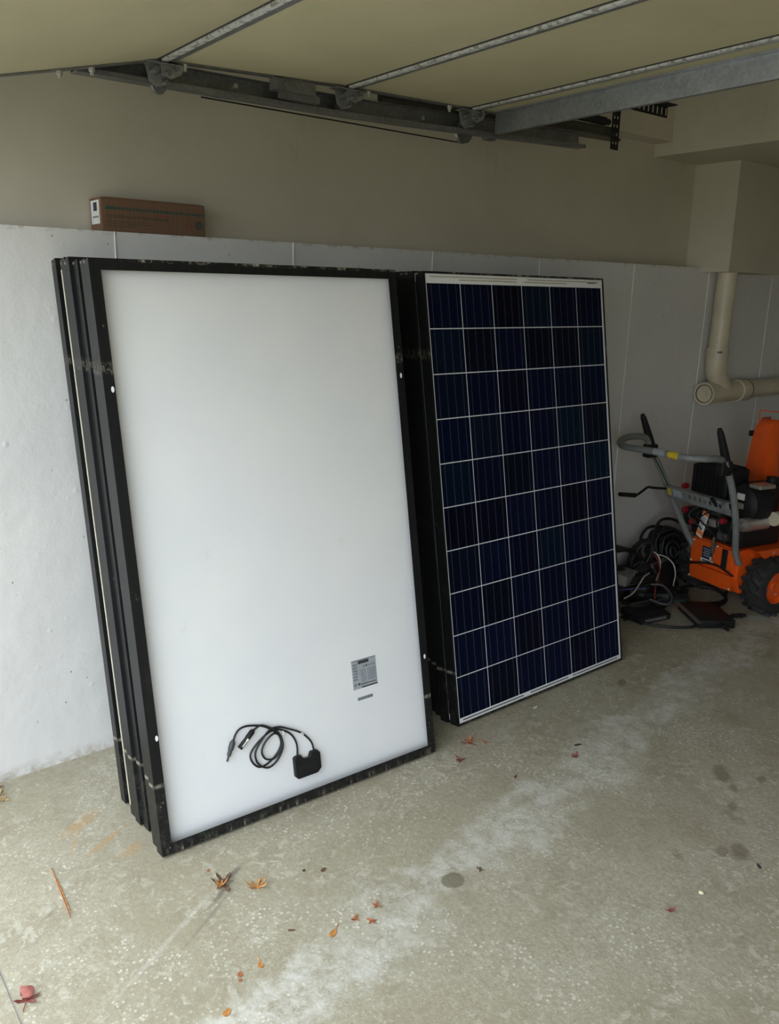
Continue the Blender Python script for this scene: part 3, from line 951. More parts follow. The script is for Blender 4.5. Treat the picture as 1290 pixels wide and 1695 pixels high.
# rear cover panels
c = MB().bbox(-0.262, -0.249, -0.130, 0.155, 0.200, 0.330, 0.003).build('rear_cover', M['orange'], sb)
low = MB().add([(-0.268, -0.125, 0.195), (-0.268, 0.150, 0.195), (-0.255, 0.150, 0.112), (-0.255, -0.125, 0.112), (-0.245, -0.125, 0.195), (-0.245, 0.150, 0.195), (-0.245, 0.150, 0.112), (-0.245, -0.125, 0.112)],
         [(0, 1, 2, 3), (7, 6, 5, 4), (0, 4, 5, 1), (1, 5, 6, 2), (2, 6, 7, 3), (3, 7, 4, 0)]).build('lower_cover', M['orange'], sb)
for yy, zz in ((0.148, 0.120), (-0.120, 0.125), (0.148, 0.205), (-0.120, 0.32), (0.14, 0.32), (-0.02, 0.325)):
    MB().lathe([(0.0075, 0), (0.0075, 0.003), (0.004, 0.006)], 10, Matrix.Translation((-0.262, yy, zz)) @ Matrix.Rotation(-PI / 2, 4, 'Y')).build('cover_bolt', M['alu'], sb, 40)
lb1 = MB().box(-0.2645, -0.2625, 0.005, 0.075, 0.240, 0.305).build('data_label', M['navy'], sb)
for q in range(4):
    MB().box(-0.2655, -0.2645, 0.021, 0.067 - 0.006 * (q % 2), 0.290 - q * 0.012, 0.294 - q * 0.012).build('label_line', M['labelgrey'], lb1)
MB().box(-0.2655, -0.2645, 0.008, 0.020, 0.243, 0.258).build('label_mark', M['white'], lb1)
lb2 = MB().box(-0.2645, -0.2625, 0.000, 0.080, 0.218, 0.238).build('serial_label', M['white'], sb)
for q in range(20):
    MB().box(-0.2655, -0.2645, 0.010 + q * 0.003, 0.0115 + q * 0.003 + 0.0006 * (q % 3), 0.223, 0.233).build('barcode_bar', M['labelink'], lb2)
# side brackets, bolts and the cable running over the cover
MB().bbox(-0.272, -0.262, -0.092, -0.060, 0.225, 0.325, 0.003).bbox(-0.278, -0.264, -0.088, -0.070, 0.220, 0.255, 0.003).build('shift_bracket', M['steel_black'], sb)
MB().bbox(-0.280, -0.262, -0.008, 0.010, 0.282, 0.34, 0.004).cyl((-0.272, 0.001, 0.34), (-0.272, 0.001, 0.37), 0.007, 8).build('cable_bracket', M['zinc_tan'], sb)
MB().tube(spline([(-0.255, 0.24, 0.16), (-0.278, 0.15, 0.188), (-0.285, 0.04, 0.222), (-0.283, -0.05, 0.232), (-0.276, -0.15, 0.205)], 6), 0.0055, 8).build('control_cable', M['cable'], sb, 60)
MB().bbox(-0.255, -0.235, 0.168, 0.185, 0.235, 0.35, 0.003).cyl((-0.245, 0.18, 0.25), (-0.245, 0.195, 0.25), 0.01, 8).cyl((-0.245, 0.18, 0.30), (-0.245, 0.195, 0.30), 0.01, 8).build('handle_bracket', M['zinc_tan'], sb)
# front frame plate and auger housing
fp_ = MB().bbox(0.150, 0.172, -0.235, 0.06, 0.135, 0.60, 0.006).build('front_plate', M['orange'], sb)
MB().prism([(-0.20, 0.345), (-0.14, 0.300), (0.155, 0.300), (0.155, 0.345)], -0.215, -0.150, 'y').build('side_guard', M['orange'], sb)
for q in range(3):
    MB().lathe([(0.008, 0), (0.008, 0.003), (0.004, 0.006)], 10, Matrix.Translation((-0.08 + q * 0.075, -0.215, 0.325)) @ Matrix.Rotation(PI / 2, 4, 'X')).build('guard_bolt', M['alu'], sb, 40)
ah = MB()
arc = [(0.62, 0.03), (0.62, 0.10), (0.60, 0.50), (0.52, 0.56), (0.40, 0.55), (0.30, 0.42), (0.28, 0.25), (0.31, 0.10), (0.38, 0.03)]
for s in (-1, 1):
    ah.prism(arc, s * 0.33 - 0.003, s * 0.33 + 0.003, 'y')
inner = arc[2:]
n = len(inner)
vv = [(p[0], s * 0.33, p[1]) for s in (-1, 1) for p in inner] + [(p[0] + 0.005, s * 0.33, p[1] - 0.002) for s in (-1, 1) for p in inner]
ff = []
for i in range(n - 1):
    ff += [(i, i + 1, n + i + 1, n + i), (2 * n + i, 3 * n + i, 3 * n + i + 1, 2 * n + i + 1)]
ff += [(0, n, 3 * n, 2 * n), (n - 1, 2 * n + n - 1, 3 * n + n - 1, 2 * n - 1)]
ah.add(vv, ff)
ah.build('auger_housing', M['orange'], sb, None, (-0.10, 0, 0))
ag = MB()
ag.cyl((0.46, -0.32, 0.24), (0.46, 0.32, 0.24), 0.018, 12)
for s in (-1, 1):
    pts = [(0.46 + 0.13 * math.cos(t * 0.35), s * (0.03 + 0.018 * t), 0.24 + 0.13 * math.sin(t * 0.35)) for t in range(16)]
    ag.tube(pts, 0.012, 6)
    for t in range(0, 16, 4):
        ag.tube([(0.46, pts[t][1], 0.24), pts[t]], 0.009, 6)
ag.build('auger', M['steel_black'], sb, None, (-0.10, 0, 0))
MB().cyl((0.165, 0, 0.25), (0.20, 0, 0.25), 0.10, 20).build('impeller_drum', M['orange'], sb, 40)
# chute: flat-backed half-round spout leaning up from the housing
def chute_ring(xc, yc, z, w, dep):
    return [(xc + dep * 0.5, yc + w / 2, z), (xc, yc + w / 2, z), (xc - dep * 0.35, yc + w * 0.40, z), (xc - dep * 0.42, yc, z), (xc - dep * 0.35, yc - w * 0.40, z), (xc, yc - w / 2, z), (xc + dep * 0.5, yc - w / 2, z)]
rings = [chute_ring(0.20, 0.155, 0.50, 0.180, 0.16), chute_ring(0.185, 0.148, 0.60, 0.170, 0.14), chute_ring(0.165, 0.130, 0.78, 0.140, 0.12), chute_ring(0.16, 0.116, 0.90, 0.120, 0.11), chute_ring(0.185, 0.111, 0.950, 0.110, 0.09)]
cm_ = MB()
vv = [p for r_ in rings for p in r_]
k7 = 7
ff = [(i * k7 + j, i * k7 + j + 1, (i + 1) * k7 + j + 1, (i + 1) * k7 + j) for i in range(4) for j in range(6)]
cm_.add(vv, ff)
co_ = cm_.build('chute', M['orange'], sb, 35)
sm_ = co_.modifiers.new('solidify', 'SOLIDIFY'); sm_.thickness = 0.005; sm_.offset = 0
MB().cyl((0.24, 0.140, 0.47), (0.24, 0.140, 0.51), 0.105, 24).build('chute_base', M['steel_black'], sb, 40)
MB().tube([(0.15, 0.172, 0.925), (0.145, 0.172, 0.990), (0.145, 0.03, 0.995), (0.15, 0.03, 0.925)], 0.0035, 6).build('deflector_rod', M['orange'], sb)
MB().bbox(0.13, 0.16, 0.185, 0.215, 0.845, 0.875, 0.004).build('deflector_knob', M['steel_black'], sb)
# engine: block, tank, air box with grille, recoil, starter
MB().bbox(-0.22, 0.06, -0.125, 0.215, 0.335, 0.46, 0.012).build('crankcase', M['steel_black'], sb)
MB().bbox(-0.13, 0.06, -0.10, 0.16, 0.45, 0.60, 0.015).build('cylinder_shroud', M['steel_black'], sb)
for q in range(7):
    MB().box(-0.20 + 0.0, -0.13, 0.03 + q * 0.016, 0.038 + q * 0.016, 0.40, 0.53).build('cooling_fin', M['galv_dark'], sb)
tk = MB().bbox(-0.225, -0.06, 0.005, 0.245, 0.560, 0.715, 0.014, 3).build('muffler_guard', M['steel_black'], sb, 40)
for q in range(5):
    MB().box(-0.205 + q * 0.028, -0.192 + q * 0.028, 0.02, 0.235, 0.7145, 0.723).build('guard_rib', M['steel_black'], tk)
for q in range(7):
    MB().box(-0.232, -0.2245, 0.030 + q * 0.029, 0.042 + q * 0.029, 0.585, 0.70).build('guard_rib', M['steel_black'], tk)
MB().bbox(-0.12, 0.06, -0.14, 0.0, 0.59, 0.655, 0.02, 3).cyl((-0.02, -0.10, 0.66), (-0.02, -0.10, 0.69), 0.03, 16).build('fuel_tank', M['plastic'], sb, 40)
RY90 = Matrix.Rotation(-PI / 2, 4, 'Y')
rc = MB().lathe([(0.0, 0.075), (0.045, 0.075), (0.07, 0.066), (0.095, 0.045), (0.105, 0.0), (0.105, -0.06)], 28, Matrix.Translation((-0.155, -0.085, 0.560)) @ RY90)
rco = rc.build('recoil_cover', M['plastic'], sb, 35)
MB().lathe([(0.050, 0.076), (0.075, 0.068), (0.078, 0.064), (0.05, 0.070)], 28, Matrix.Translation((-0.156, -0.085, 0.560)) @ RY90, True).build('recoil_ring', M['steel_black'], rco, 35)
MB().bbox(-0.19, -0.08, -0.175, -0.105, 0.650, 0.670, 0.004).build('shroud_cap', M['alu'], sb)
MB().box(-0.236, -0.232, -0.125, -0.080, 0.590, 0.622).build('engine_label', M['white'], sb)
MB().bbox(-0.240, -0.230, -0.125, -0.060, 0.545, 0.575, 0.003).build('engine_badge', M['alu'], sb)
MB().bbox(-0.245, -0.215, -0.090, -0.050, 0.490, 0.535, 0.008).build('carburettor_cover', M['alu'], sb)
stt = MB().lathe([(0.0, 0.10), (0.016, 0.10), (0.020, 0.085), (0.034, 0.080), (0.038, 0.05), (0.036, 0.045), (0.036, -0.08)], 22, Matrix.Translation((-0.17, -0.145, 0.470)) @ RY90)
stt.build('starter_motor', M['alu'], sb, 35)
MB().cyl((-0.10, -0.20, 0.50), (0.02, -0.20, 0.50), 0.036, 18).build('oil_filter', M['pvc'], sb, 40)
for q, (a, b, c_, w) in enumerate(((-0.235, 0.05, 0.43, 0.05), (-0.235, -0.02, 0.375, 0.06), (-0.24, 0.11, 0.40, 0.04))):
    MB().bbox(a - 0.012, a + 0.02, b - w / 2, b + w / 2, c_ - 0.02, c_ + 0.02, 0.006).build('linkage', M['alu' if q != 1 else 'galv_dark'], sb)
for (a, b, c_) in ((-0.235, 0.250, 0.455), (-0.24, 0.265, 0.585), (-0.245, -0.02, 0.46), (-0.235, 0.19, 0.405)):
    MB().lathe([(0.0, 0.018), (0.014, 0.016), (0.018, 0.0), (0.014, -0.016), (0.0, -0.018)], 14, Matrix.Translation((a, b, c_)) @ RY90).build('control_knob', M['redplastic'], sb, 50)
MB().bbox(-0.23, -0.10, 0.16, 0.27, 0.375, 0.47, 0.012).build('air_cleaner', M['plastic'], sb)
for q in range(5):
    rnd = random.Random(q)
    a = (-0.25, 0.12 - q * 0.05, 0.52)
    MB().tube(spline([a, (-0.29 - rnd.random() * 0.03, a[1] + rnd.uniform(-0.05, 0.05), 0.46), (-0.28, a[1] - 0.06 * rnd.random(), 0.40), (-0.255, a[1] - 0.03, 0.35)], 5), 0.004, 6).build('engine_hose', M['cable'], sb, 60)
# hang tag
tg = MB().add([(-0.285, 0.112, 0.360), (-0.285, 0.072, 0.345), (-0.250, 0.070, 0.475), (-0.250, 0.110, 0.490), (-0.283, 0.112, 0.360), (-0.283, 0.072, 0.345), (-0.248, 0.070, 0.475), (-0.248, 0.110, 0.490)],
        [(0, 1, 2, 3), (7, 6, 5, 4), (0, 4, 5, 1), (1, 5, 6, 2), (2, 6, 7, 3), (3, 7, 4, 0)]).build('hang_tag', M['white'], sb)
def tagquad(t0, t1, s0, s1, m):
    a = Vector((-0.2865, 0.112, 0.360)); b = Vector((-0.2865, 0.072, 0.345)); d = Vector((-0.2515, 0.110, 0.490)) - a
    e = b - a
    v = [a + d * t0 + e * s0, a + d * t0 + e * s1, a + d * t1 + e * s1, a + d * t1 + e * s0]
    w = [p + Vector((0.0012, 0, 0)) for p in v]
    MB().add(v + w, [(0, 1, 2, 3), (7, 6, 5, 4), (0, 4, 5, 1), (1, 5, 6, 2), (2, 6, 7, 3), (3, 7, 4, 0)]).build('tag_print', M[m], tg)
tagquad(0.86, 1.0, 0.0, 1.0, 'orangetag')
tagquad(0.08, 0.24, 0.0, 1.0, 'orangetag')
for q in range(7):
    tagquad(0.32 + q * 0.07, 0.345 + q * 0.07, 0.15, 0.85 - 0.1 * (q % 3), 'labelmid')
# handlebars
for s, nm in ((1, 'left'), (-1, 'right')):
    kk = (0.158, 0.165, 0.195, 0.222, 0.235, 0.243) if s > 0 else (0.142, 0.155, 0.200, 0.228, 0.245, 0.253)
    up = [(-0.235, s * kk[0], 0.265), (-0.285, s * kk[1], 0.34), (-0.355, s * kk[2], 0.48), (-0.42, s * kk[3], 0.62), (-0.485, s * kk[4], 0.74), (-0.545, s * kk[5], 0.835)]
    MB().tube(spline(up, 4), 0.0165, 12).build('handle_upright', M['greypaint'], sb, 50)
    gp = [(-0.515, s * 0.245, 0.795), (-0.540, s * 0.247, 0.86), (-0.572, s * 0.250, 0.93), (-0.600, s * 0.252, 0.990)]
    MB().tube(spline(gp, 3), [0.022, 0.022, 0.021, 0.020, 0.019, 0.018, 0.017, 0.016, 0.015, 0.010], 12).build('control_lever', M['plastic'], sb, 50)
    MB().bbox(-0.565, -0.50, s * 0.243 - 0.024, s * 0.243 + 0.024, 0.765, 0.835, 0.008).build('lever_mount', M['plastic'], sb)
lp = [(-0.545, 0.243, 0.838), (-0.575, 0.246, 0.872), (-0.68, 0.236, 0.882), (-0.775, 0.198, 0.872), (-0.812, 0.135, 0.860), (-0.785, 0.06, 0.856), (-0.755, -0.05, 0.857), (-0.752, -0.16, 0.858), (-0.735, -0.225, 0.858), (-0.68, -0.262, 0.858), (-0.60, -0.262, 0.852), (-0.545, -0.243, 0.838)]
hb = MB().tube(spline(lp, 5), 0.0165, 12).build('handlebar', M['greypaint'], sb, 50)
LPS = spline(lp, 5)
MB().tube(LPS[29:33], 0.0172, 12).build('bar_label', M['labelgrey'], hb, 50)
MB().tube(LPS[33:37], 0.0172, 12).build('bar_label', M['yellow'], hb, 50)
# slotted control panel between the uprights
dp = MB()
def dpt(y, t):      # t 0 bottom .. 1 top of the sloping plate
    return (-0.425 - 0.02 * t, y, 0.560 + 0.055 * t)
def plate(mb, y0, y1, t0, t1, th=0.004):
    v = [dpt(y0, t0), dpt(y1, t0), dpt(y1, t1), dpt(y0, t1)]
    w = [(p[0] + th, p[1], p[2]) for p in v]
    mb.add(v + w, [(0, 1, 2, 3), (7, 6, 5, 4), (0, 4, 5, 1), (1, 5, 6, 2), (2, 6, 7, 3), (3, 7, 4, 0)])
plate(dp, 0.215, 0.06, 0, 1)
plate(dp, 0.06, -0.19, 0.0, 0.34)
plate(dp, 0.06, -0.19, 0.72, 1.0)
for q in range(6):
    plate(dp, 0.06 - q * 0.033, 0.045 - q * 0.033, 0.34, 0.72)
plate(dp, -0.12, -0.15, 0.34, 0.72)
plate(dp, -0.17, -0.215, 0, 1)
dp.box(-0.445, -0.405, -0.215, 0.215, 0.613, 0.617)
dp.box(-0.430, -0.400, -0.215, 0.215, 0.556, 0.560)
dpo = dp.build('control_panel', M['greypaint'], sb)
mb = MB(); plate(mb, 0.19, 0.165, 0.2, 0.85, -0.0012); mb.build('warning_sticker', M['yellow'], dpo)
mb = MB(); plate(mb, 0.15, 0.09, 0.2, 0.85, -0.0012); mb.build('speed_sticker', M['labelgrey'], dpo)
MB().cyl((-0.43, -0.135, 0.585), (-0.47, -0.135, 0.625), 0.009, 8).build('shift_lever', M['steel_black'], sb, 40)
# chute crank on the left
MB().tube(spline([(-0.44, 0.20, 0.600), (-0.53, 0.20, 0.612), (-0.565, 0.20, 0.618), (-0.60, 0.20, 0.600), (-0.635, 0.20, 0.583), (-0.66, 0.20, 0.582)], 4), 0.0065, 8).build('crank_rod', M['steel_black'], sb, 50)
MB().tube([(-0.645, 0.20, 0.582), (-0.75, 0.20, 0.597)], [0.012, 0.011], 10).build('crank_grip', M['plastic'], sb, 50)
MB().tube([(-0.535, 0.232, 0.80), (-0.46, 0.215, 0.68), (-0.40, 0.20, 0.57), (-0.29, 0.17, 0.36)], 0.003, 6).build('clutch_cable', M['cable'], sb)

# ------------------------------------------------------------------ heap of inverters and cables by the wall
def inverter(label, loc, rz, tilt, w, d, h):
    t = thing('microinverter', label, 'inverter', loc, (tilt[0], tilt[1], rz), 'black micro-inverters on the floor')
    b = MB().bbox(-w / 2, w / 2, -d / 2, d / 2, 0, h, 0.006, 2).build('housing', M['plastic'], t, 40)
    MB().bbox(-w / 2 - 0.02, w / 2 + 0.02, d / 2 - 0.004, d / 2 + 0.022, h - 0.006, h - 0.002, 0.001).build('mounting_flange', M['galv_dark'], t)
    for q in range(0):
        MB().box(-w / 2 + 0.02 + q * (w - 0.05) / 4.5, -w / 2 + 0.028 + q * (w - 0.05) / 4.5, -d / 2 + 0.012, d / 2 - 0.012, h, h + 0.006).build('heat_fin', M['steel_black'], b)
    lb = MB().box(-w * 0.36, w * 0.36, -d / 2 - 0.0012, -d / 2, h * 0.2, h * 0.8).build('side_label', M['greyplastic'], t)
    for q in range(8):
        MB().box(-w * 0.34 + q * w * 0.085, -w * 0.29 + q * w * 0.085, -d / 2 - 0.0018, -d / 2 - 0.0012, h * 0.35, h * 0.62).build('label_print', M['boxgrey'], lb)
    for s in (-1, 1):
        MB().tube([(s * (w / 2), 0.02 * s, h / 2), (s * (w / 2 + 0.03), 0.02 * s, h / 2), (s * (w / 2 + 0.032), 0.02 * s, h / 2), (s * (w / 2 + 0.06), 0.025 * s, h / 2)], [0.010, 0.010, 0.007, 0.007], 10).build('cable_gland', M['plastic'], t, 40)
    return t
inverter('flat black micro-inverter lying nearest, at the right front of the cable heap', (2.765, -0.60, 0.010), R(58), (R(2), R(-3)), 0.23, 0.19, 0.042)
inverter('black micro-inverter at the left front of the cable heap beside the blue panel', (2.55, -0.395, 0.008), R(-12), (R(4), 0), 0.20, 0.15, 0.034)
inverter('black micro-inverter lying behind the front two in the cable heap', (2.79, -0.325, 0.024), R(20), (R(-10), R(4)), 0.17, 0.13, 0.05)
inverter('black micro-inverter tipped up on edge below the coiled cable', (2.945, -0.215, 0.080), R(10), (R(60), 0), 0.19, 0.15, 0.04)
# grey metal box
gb = thing('junction_box', 'small grey metal box under the cables by the blue panel', 'box', (2.67, -0.17, 0.10), (R(6), R(-3), R(12)))
MB().bbox(-0.055, 0.055, -0.035, 0.035, 0, 0.050, 0.003).build('body', M['boxgrey'], gb)
MB().bbox(-0.060, 0.060, -0.040, 0.040, 0.0505, 0.060, 0.002).build('lid', M['boxgrey'], gb)
for s in (-1, 1):
    MB().cyl((s * 0.045, -0.028, 0.0605), (s * 0.045, -0.028, 0.063), 0.004, 8).build('lid_screw', M['alu'], gb)
for k in range(1):
    MB().bbox(-0.05, 0.05, -0.03, 0.03, -0.098, -0.001, 0.01).build('mounting_base', M['plastic'], gb)
def cable(name, pts, r, m, label, cat='cable', group=None, k=6, n=8):
    o = MB().tube(spline(pts, k), r, n).build(name, M[m], None, 60)
    return tag(o, label, cat, group)
def coil(c, ax, ra, rb, turns, r, seed, sp=0.006, ph=0.0):
    """points of a loose coil in the plane spanned by ax = (u, v)"""
    rnd = random.Random(seed)
    u, v = Vector(ax[0]).normalized(), Vector(ax[1]).normalized()
    w = u.cross(v)
    pts = []
    n = int(turns * 14)
    for i in range(n + 1):
        a = ph + 2 * PI * i / 14
        j = rnd.uniform(0.93, 1.07)
        pts.append(Vector(c) + u * ra * j * math.cos(a) + v * rb * j * math.sin(a) + w * (sp * (i / 14 - turns / 2)) )
    return pts
gc = 'black cables in the heap'
# upright round coil leaning on the wall beside the snow blower
t = thing('cable_coil', 'round coil of black cable standing against the wall beside the orange machine', 'cable', (3.15, -0.115, 0.17))
MB().tube(coil((0, 0, 0.0), ((1, -0.55, 0), (0, 0.25, 1)), 0.105, 0.135, 9, 0.008, 3, 0.013), 0.009, 7).build('cable_turns', M['cable'], t, 60)
MB().tube(coil((0.0, -0.01, 0.0), ((1, -0.55, 0), (0, 0.25, 1)), 0.078, 0.103, 9, 0.008, 5, 0.013), 0.0095, 7).build('inner_turns', M['cable'], t, 60)
MB().tube(coil((0.0, -0.01, 0.0), ((1, -0.55, 0), (0, 0.25, 1)), 0.045, 0.065, 8, 0.008, 6, 0.013), 0.0105, 7).build('core_turns', M['cable'], t, 60)
MB().tube(coil((0.0, -0.01, 0.0), ((1, -0.55, 0), (0, 0.25, 1)), 0.018, 0.03, 7, 0.008, 7, 0.013), 0.0105, 7).build('core_turns', M['cable'], t, 60)
# tangle behind the blue panel
t = thing('cable_bundle', 'tangled bundle of black cables slumped against the wall by the blue panel', 'cable', (2.78, -0.13, 0.22))
MB().tube(coil((-0.10, 0, 0.0), ((1, -0.1, -0.25), (0.2, -0.1, 1)), 0.15, 0.055, 4.3, 0.008, 8, 0.018, 0.4), 0.0085, 7).build('cable_turns', M['cable'], t, 60)
MB().tube(coil((0.045, -0.02, -0.01), ((0.7, -0.5, 0.4), (0.1, -0.1, 1)), 0.06, 0.085, 4.6, 0.008, 9, 0.014, 1.0), 0.0085, 7).build('cable_turns', M['cable'], t, 60)
MB().tube(coil((0.06, -0.03, -0.10), ((1, -0.3, 0.1), (0.1, -0.5, 0.8)), 0.08, 0.07, 4.1, 0.008, 10, 0.014, 2.0), 0.0085, 7).build('cable_turns', M['cable'], t, 60)
MB().tube(coil((-0.02, -0.06, -0.135), ((1, -0.3, 0), (0.1, -0.7, 0.5)), 0.12, 0.06, 3.4, 0.008, 12, 0.016, 2.5), 0.0085, 7).build('cable_turns', M['cable'], t, 60)
cable('cable', [(2.80, -0.17, 0.22), (2.83, -0.14, 0.265), (2.90, -0.10, 0.305), (3.0, -0.07, 0.325), (3.10, -0.07, 0.315), (3.17, -0.09, 0.295)], 0.0085, 'cable', 'black cable arching low along the wall from the bundle to the round coil', 'cable', gc)
cable('cable', [(2.86, -0.20, 0.20), (2.90, -0.17, 0.27), (2.98, -0.13, 0.335), (3.08, -0.10, 0.365), (3.18, -0.12, 0.350), (3.26, -0.17, 0.28), (3.29, -0.21, 0.20)], 0.0085, 'cable', 'black cable arching highest over the round coil', 'cable', gc)
# loop on the floor
lpts = [(3.03 + 0.155 * math.cos(a), -0.40 + 0.125 * math.sin(a), 0.010 + 0.006 * (1 + math.sin(a * 2.0))) for a in [2.3 + i * 2 * PI / 16 for i in range(17)]]
lpts += [(3.02, -0.235, 0.024), (2.98, -0.27, 0.028), (2.93, -0.34, 0.03), (2.90, -0.42, 0.032)]
cable('cable', lpts, 0.0075, 'cable', 'black cable lying in an open loop on the floor before the orange machine', 'cable', gc)
cable('cable', [(2.865, -0.52, 0.02), (2.93, -0.53, 0.010), (3.02, -0.54, 0.009), (3.10, -0.52, 0.009), (3.18, -0.47, 0.009), (3.26, -0.44, 0.009)], 0.0075, 'cable', 'black cable running from the nearest inverter toward the tyre', 'cable', gc)
cable('cable', [(2.44, -0.33, 0.009), (2.47, -0.47, 0.009), (2.53, -0.56, 0.009), (2.60, -0.615, 0.009), (2.66, -0.63, 0.012)], 0.0070, 'cable', 'black cable curving across the floor in front of the left inverter', 'cable', gc)
cable('cable', [(2.63, -0.36, 0.07), (2.66, -0.42, 0.055), (2.69, -0.44, 0.06), (2.73, -0.42, 0.085), (2.74, -0.36, 0.12), (2.71, -0.31, 0.12)], 0.0070, 'greyplastic', 'grey-black cable in a small upright loop above the left inverter', 'cable', gc)
cable('cable', [(2.44, -0.30, 0.06), (2.50, -0.24, 0.075), (2.57, -0.20, 0.08), (2.63, -0.24, 0.09), (2.68, -0.30, 0.10)], 0.0065, 'bluewire', 'dark blue cable crossing low beside the blue panel', 'cable', gc)
# connector at the end of the nearest inverter's lead
t = thing('connector_lead', 'short black lead with a plug end lying right of the nearest inverter', 'connector', (2.87, -0.66, 0.012))
MB().tube(spline([(-0.05, 0.03, 0.006), (0.0, 0.01, 0.0), (0.035, -0.005, 0.0)], 4), 0.006, 8).build('lead', M['cable'], t, 60)
MB().tube([(0.03, -0.003, 0.0), (0.036, -0.006, 0.0), (0.085, -0.032, 0.0), (0.087, -0.033, 0.0), (0.10, -0.04, 0.0)], [0.008, 0.011, 0.011, 0.008, 0.008], 10).build('plug', M['plastic'], t, 40)
# loose coloured wires
cable('wire', [(2.88, -0.16, 0.235), (2.905, -0.19, 0.225), (2.91, -0.22, 0.19), (2.87, -0.25, 0.145), (2.80, -0.28, 0.115)], 0.0042, 'whitewire', 'pale wire curving down through the middle of the cable bundle', 'wire')
cable('wire', [(2.885, -0.175, 0.225), (2.90, -0.21, 0.195), (2.87, -0.25, 0.15), (2.80, -0.29, 0.12), (2.72, -0.33, 0.11), (2.66, -0.37, 0.07)], 0.0045, 'redwire', 'red wire sweeping down over the left side of the cable heap', 'wire')
cable('wire', [(2.96, -0.17, 0.20), (3.0, -0.20, 0.185), (3.03, -0.23, 0.145), (3.01, -0.26, 0.10), (2.97, -0.28, 0.06), (2.94, -0.30, 0.03)], 0.0040, 'whitewire', 'pale wire hanging beside the round coil', 'wire')
cable('wire', [(2.50, -0.30, 0.085), (2.58, -0.29, 0.090), (2.66, -0.27, 0.115), (2.73, -0.25, 0.140), (2.79, -0.24, 0.145)], 0.0040, 'whitewire', 'pale wire running left past the grey box', 'wire')
for q, (cx, cy, cz, ra, rb, sd) in enumerate(((2.62, -0.30, 0.02, 0.10, 0.06, 31), (2.90, -0.335, 0.02, 0.075, 0.06, 33))):
    tt = thing('cable_coil', ('flat coil of black cable on the floor behind the left inverter', 'small flat coil of black cable between the inverters and the floor loop')[q], 'cable', (cx, cy, cz))
    MB().tube(coil((0, 0, 0.012), ((1, 0.2, 0.0), (-0.2, 1, 0.0)), ra, rb, 5, 0.008, sd, 0.008), 0.0075, 7).build('cable_turns', M['cable'], tt, 60)
t = thing('cable_connector', 'black connector with a green sticker in the middle of the cable heap', 'connector', (2.80, -0.415, 0.045), (R(30), 0, R(-50)))
MB().bbox(-0.055, 0.055, -0.022, 0.022, 0.0, 0.030, 0.006).build('body', M['plastic'], t)
MB().box(-0.025, 0.035, -0.0235, -0.022, 0.006, 0.024).build('sticker', M['green'], t)

# ------------------------------------------------------------------ leaves and bits on the floor
gleaf = 'fallen leaves on the floor'
def maple(name, loc, size, rz, mat_, label, seed, lobes=5, curl=0.3, stem=0.8, narrow=0.35, cat='leaf'):
    rnd = random.Random(seed)
    out = []
    for i in range(lobes):
        a = R(-20) + (R(220)) * i / (lobes - 1)
        ln = (1.0, 0.95, 1.1, 0.95, 1.0)[i % 5] * rnd.uniform(0.8, 1.1)
        da = R(220) / (lobes - 1)
        out += [(a - da * 0.42, narrow), (a - da * 0.18, ln * 0.62), (a - da * 0.22, ln * 0.72), (a, ln), (a + da * 0.2, ln * 0.70), (a + da * 0.16, ln * 0.58)]
    out += [(R(-20) + R(220) + R(26), narrow * 0.7), (R(270), 0.06), (R(-20) - R(26) + 2 * PI, narrow * 0.7)]
    n = len(out)
    mb = MB()
    v = [(0, 0, 0.0)]
    cx, cy = rnd.uniform(0, 2 * PI), rnd.uniform(0.5, 1.0)
    for fr in (0.5, 1.0):
        for a, r_ in out:
            x, y = math.cos(a) * r_ * fr, math.sin(a) * r_ * fr
            z = curl * (x * math.cos(cx) + y * math.sin(cx)) ** 2 + 0.05 * rnd.random() * fr
            v.append((x, y, z))
    v = [(p[0] * size, p[1] * size, p[2] * size) for p in v]
    f = []
    for i in range(n):
        j = (i + 1) % n
        f += [(0, 1 + i, 1 + j), (1 + i, 1 + n + i, 1 + n + j, 1 + j)]
    mb.add(v, f)
    o = mb.build(name, M[mat_])
    so = o.modifiers.new('solidify', 'SOLIDIFY'); so.thickness = 0.0007; so.offset = 1
    o.location = (loc[0], loc[1], 0.001)
    o.rotation_euler = (0, 0, rz)
    tag(o, label, cat, gleaf if cat == 'leaf' else None)
    if stem:
        MB().tube([(0, 0, 0.0012), (0.02 * size, -0.4 * stem * size, 0.004), (0.10 * size, -stem * size, 0.003)], 0.0011, 5).build('leaf_stem', M[mat_], o)
    return o
# curled red leaf standing up at lower left
cl = maple('maple_leaf', (-0.575, -0.945), 0.030, R(-35), 'leaf_red', 'curled red maple leaf standing at the lower left corner of the floor', 1, 5, 0.5, 1.1)
cu = MB()
n_ = 9
vv = []
for i in range(n_):
    a = -0.5 + 3.6 * i / (n_ - 1)
    r_ = 0.013
    wv = 0.013 * math.sin(PI * (i + 0.8) / (n_ + 0.4)) + 0.003
    for s in (-1, 1):
        vv.append((s * wv - 0.004, 0.006 + r_ * math.sin(a) * 0.8, 0.004 + 0.014 * (1 - math.cos(a)) ))
cu.add(vv, [(2 * i, 2 * i + 1, 2 * i + 3, 2 * i + 2) for i in range(n_ - 1)])
cuo = cu.build('curled_lobe', M['leaf_pink'], cl, 60)
so = cuo.modifiers.new('solidify', 'SOLIDIFY'); so.thickness = 0.0008
maple('maple_leaf', (-0.045, -0.868), 0.040, R(60), 'leaf_brown', 'dark brown leaf on the scuffed floor left of the orange one', 2, 5, 0.6, 0.6)
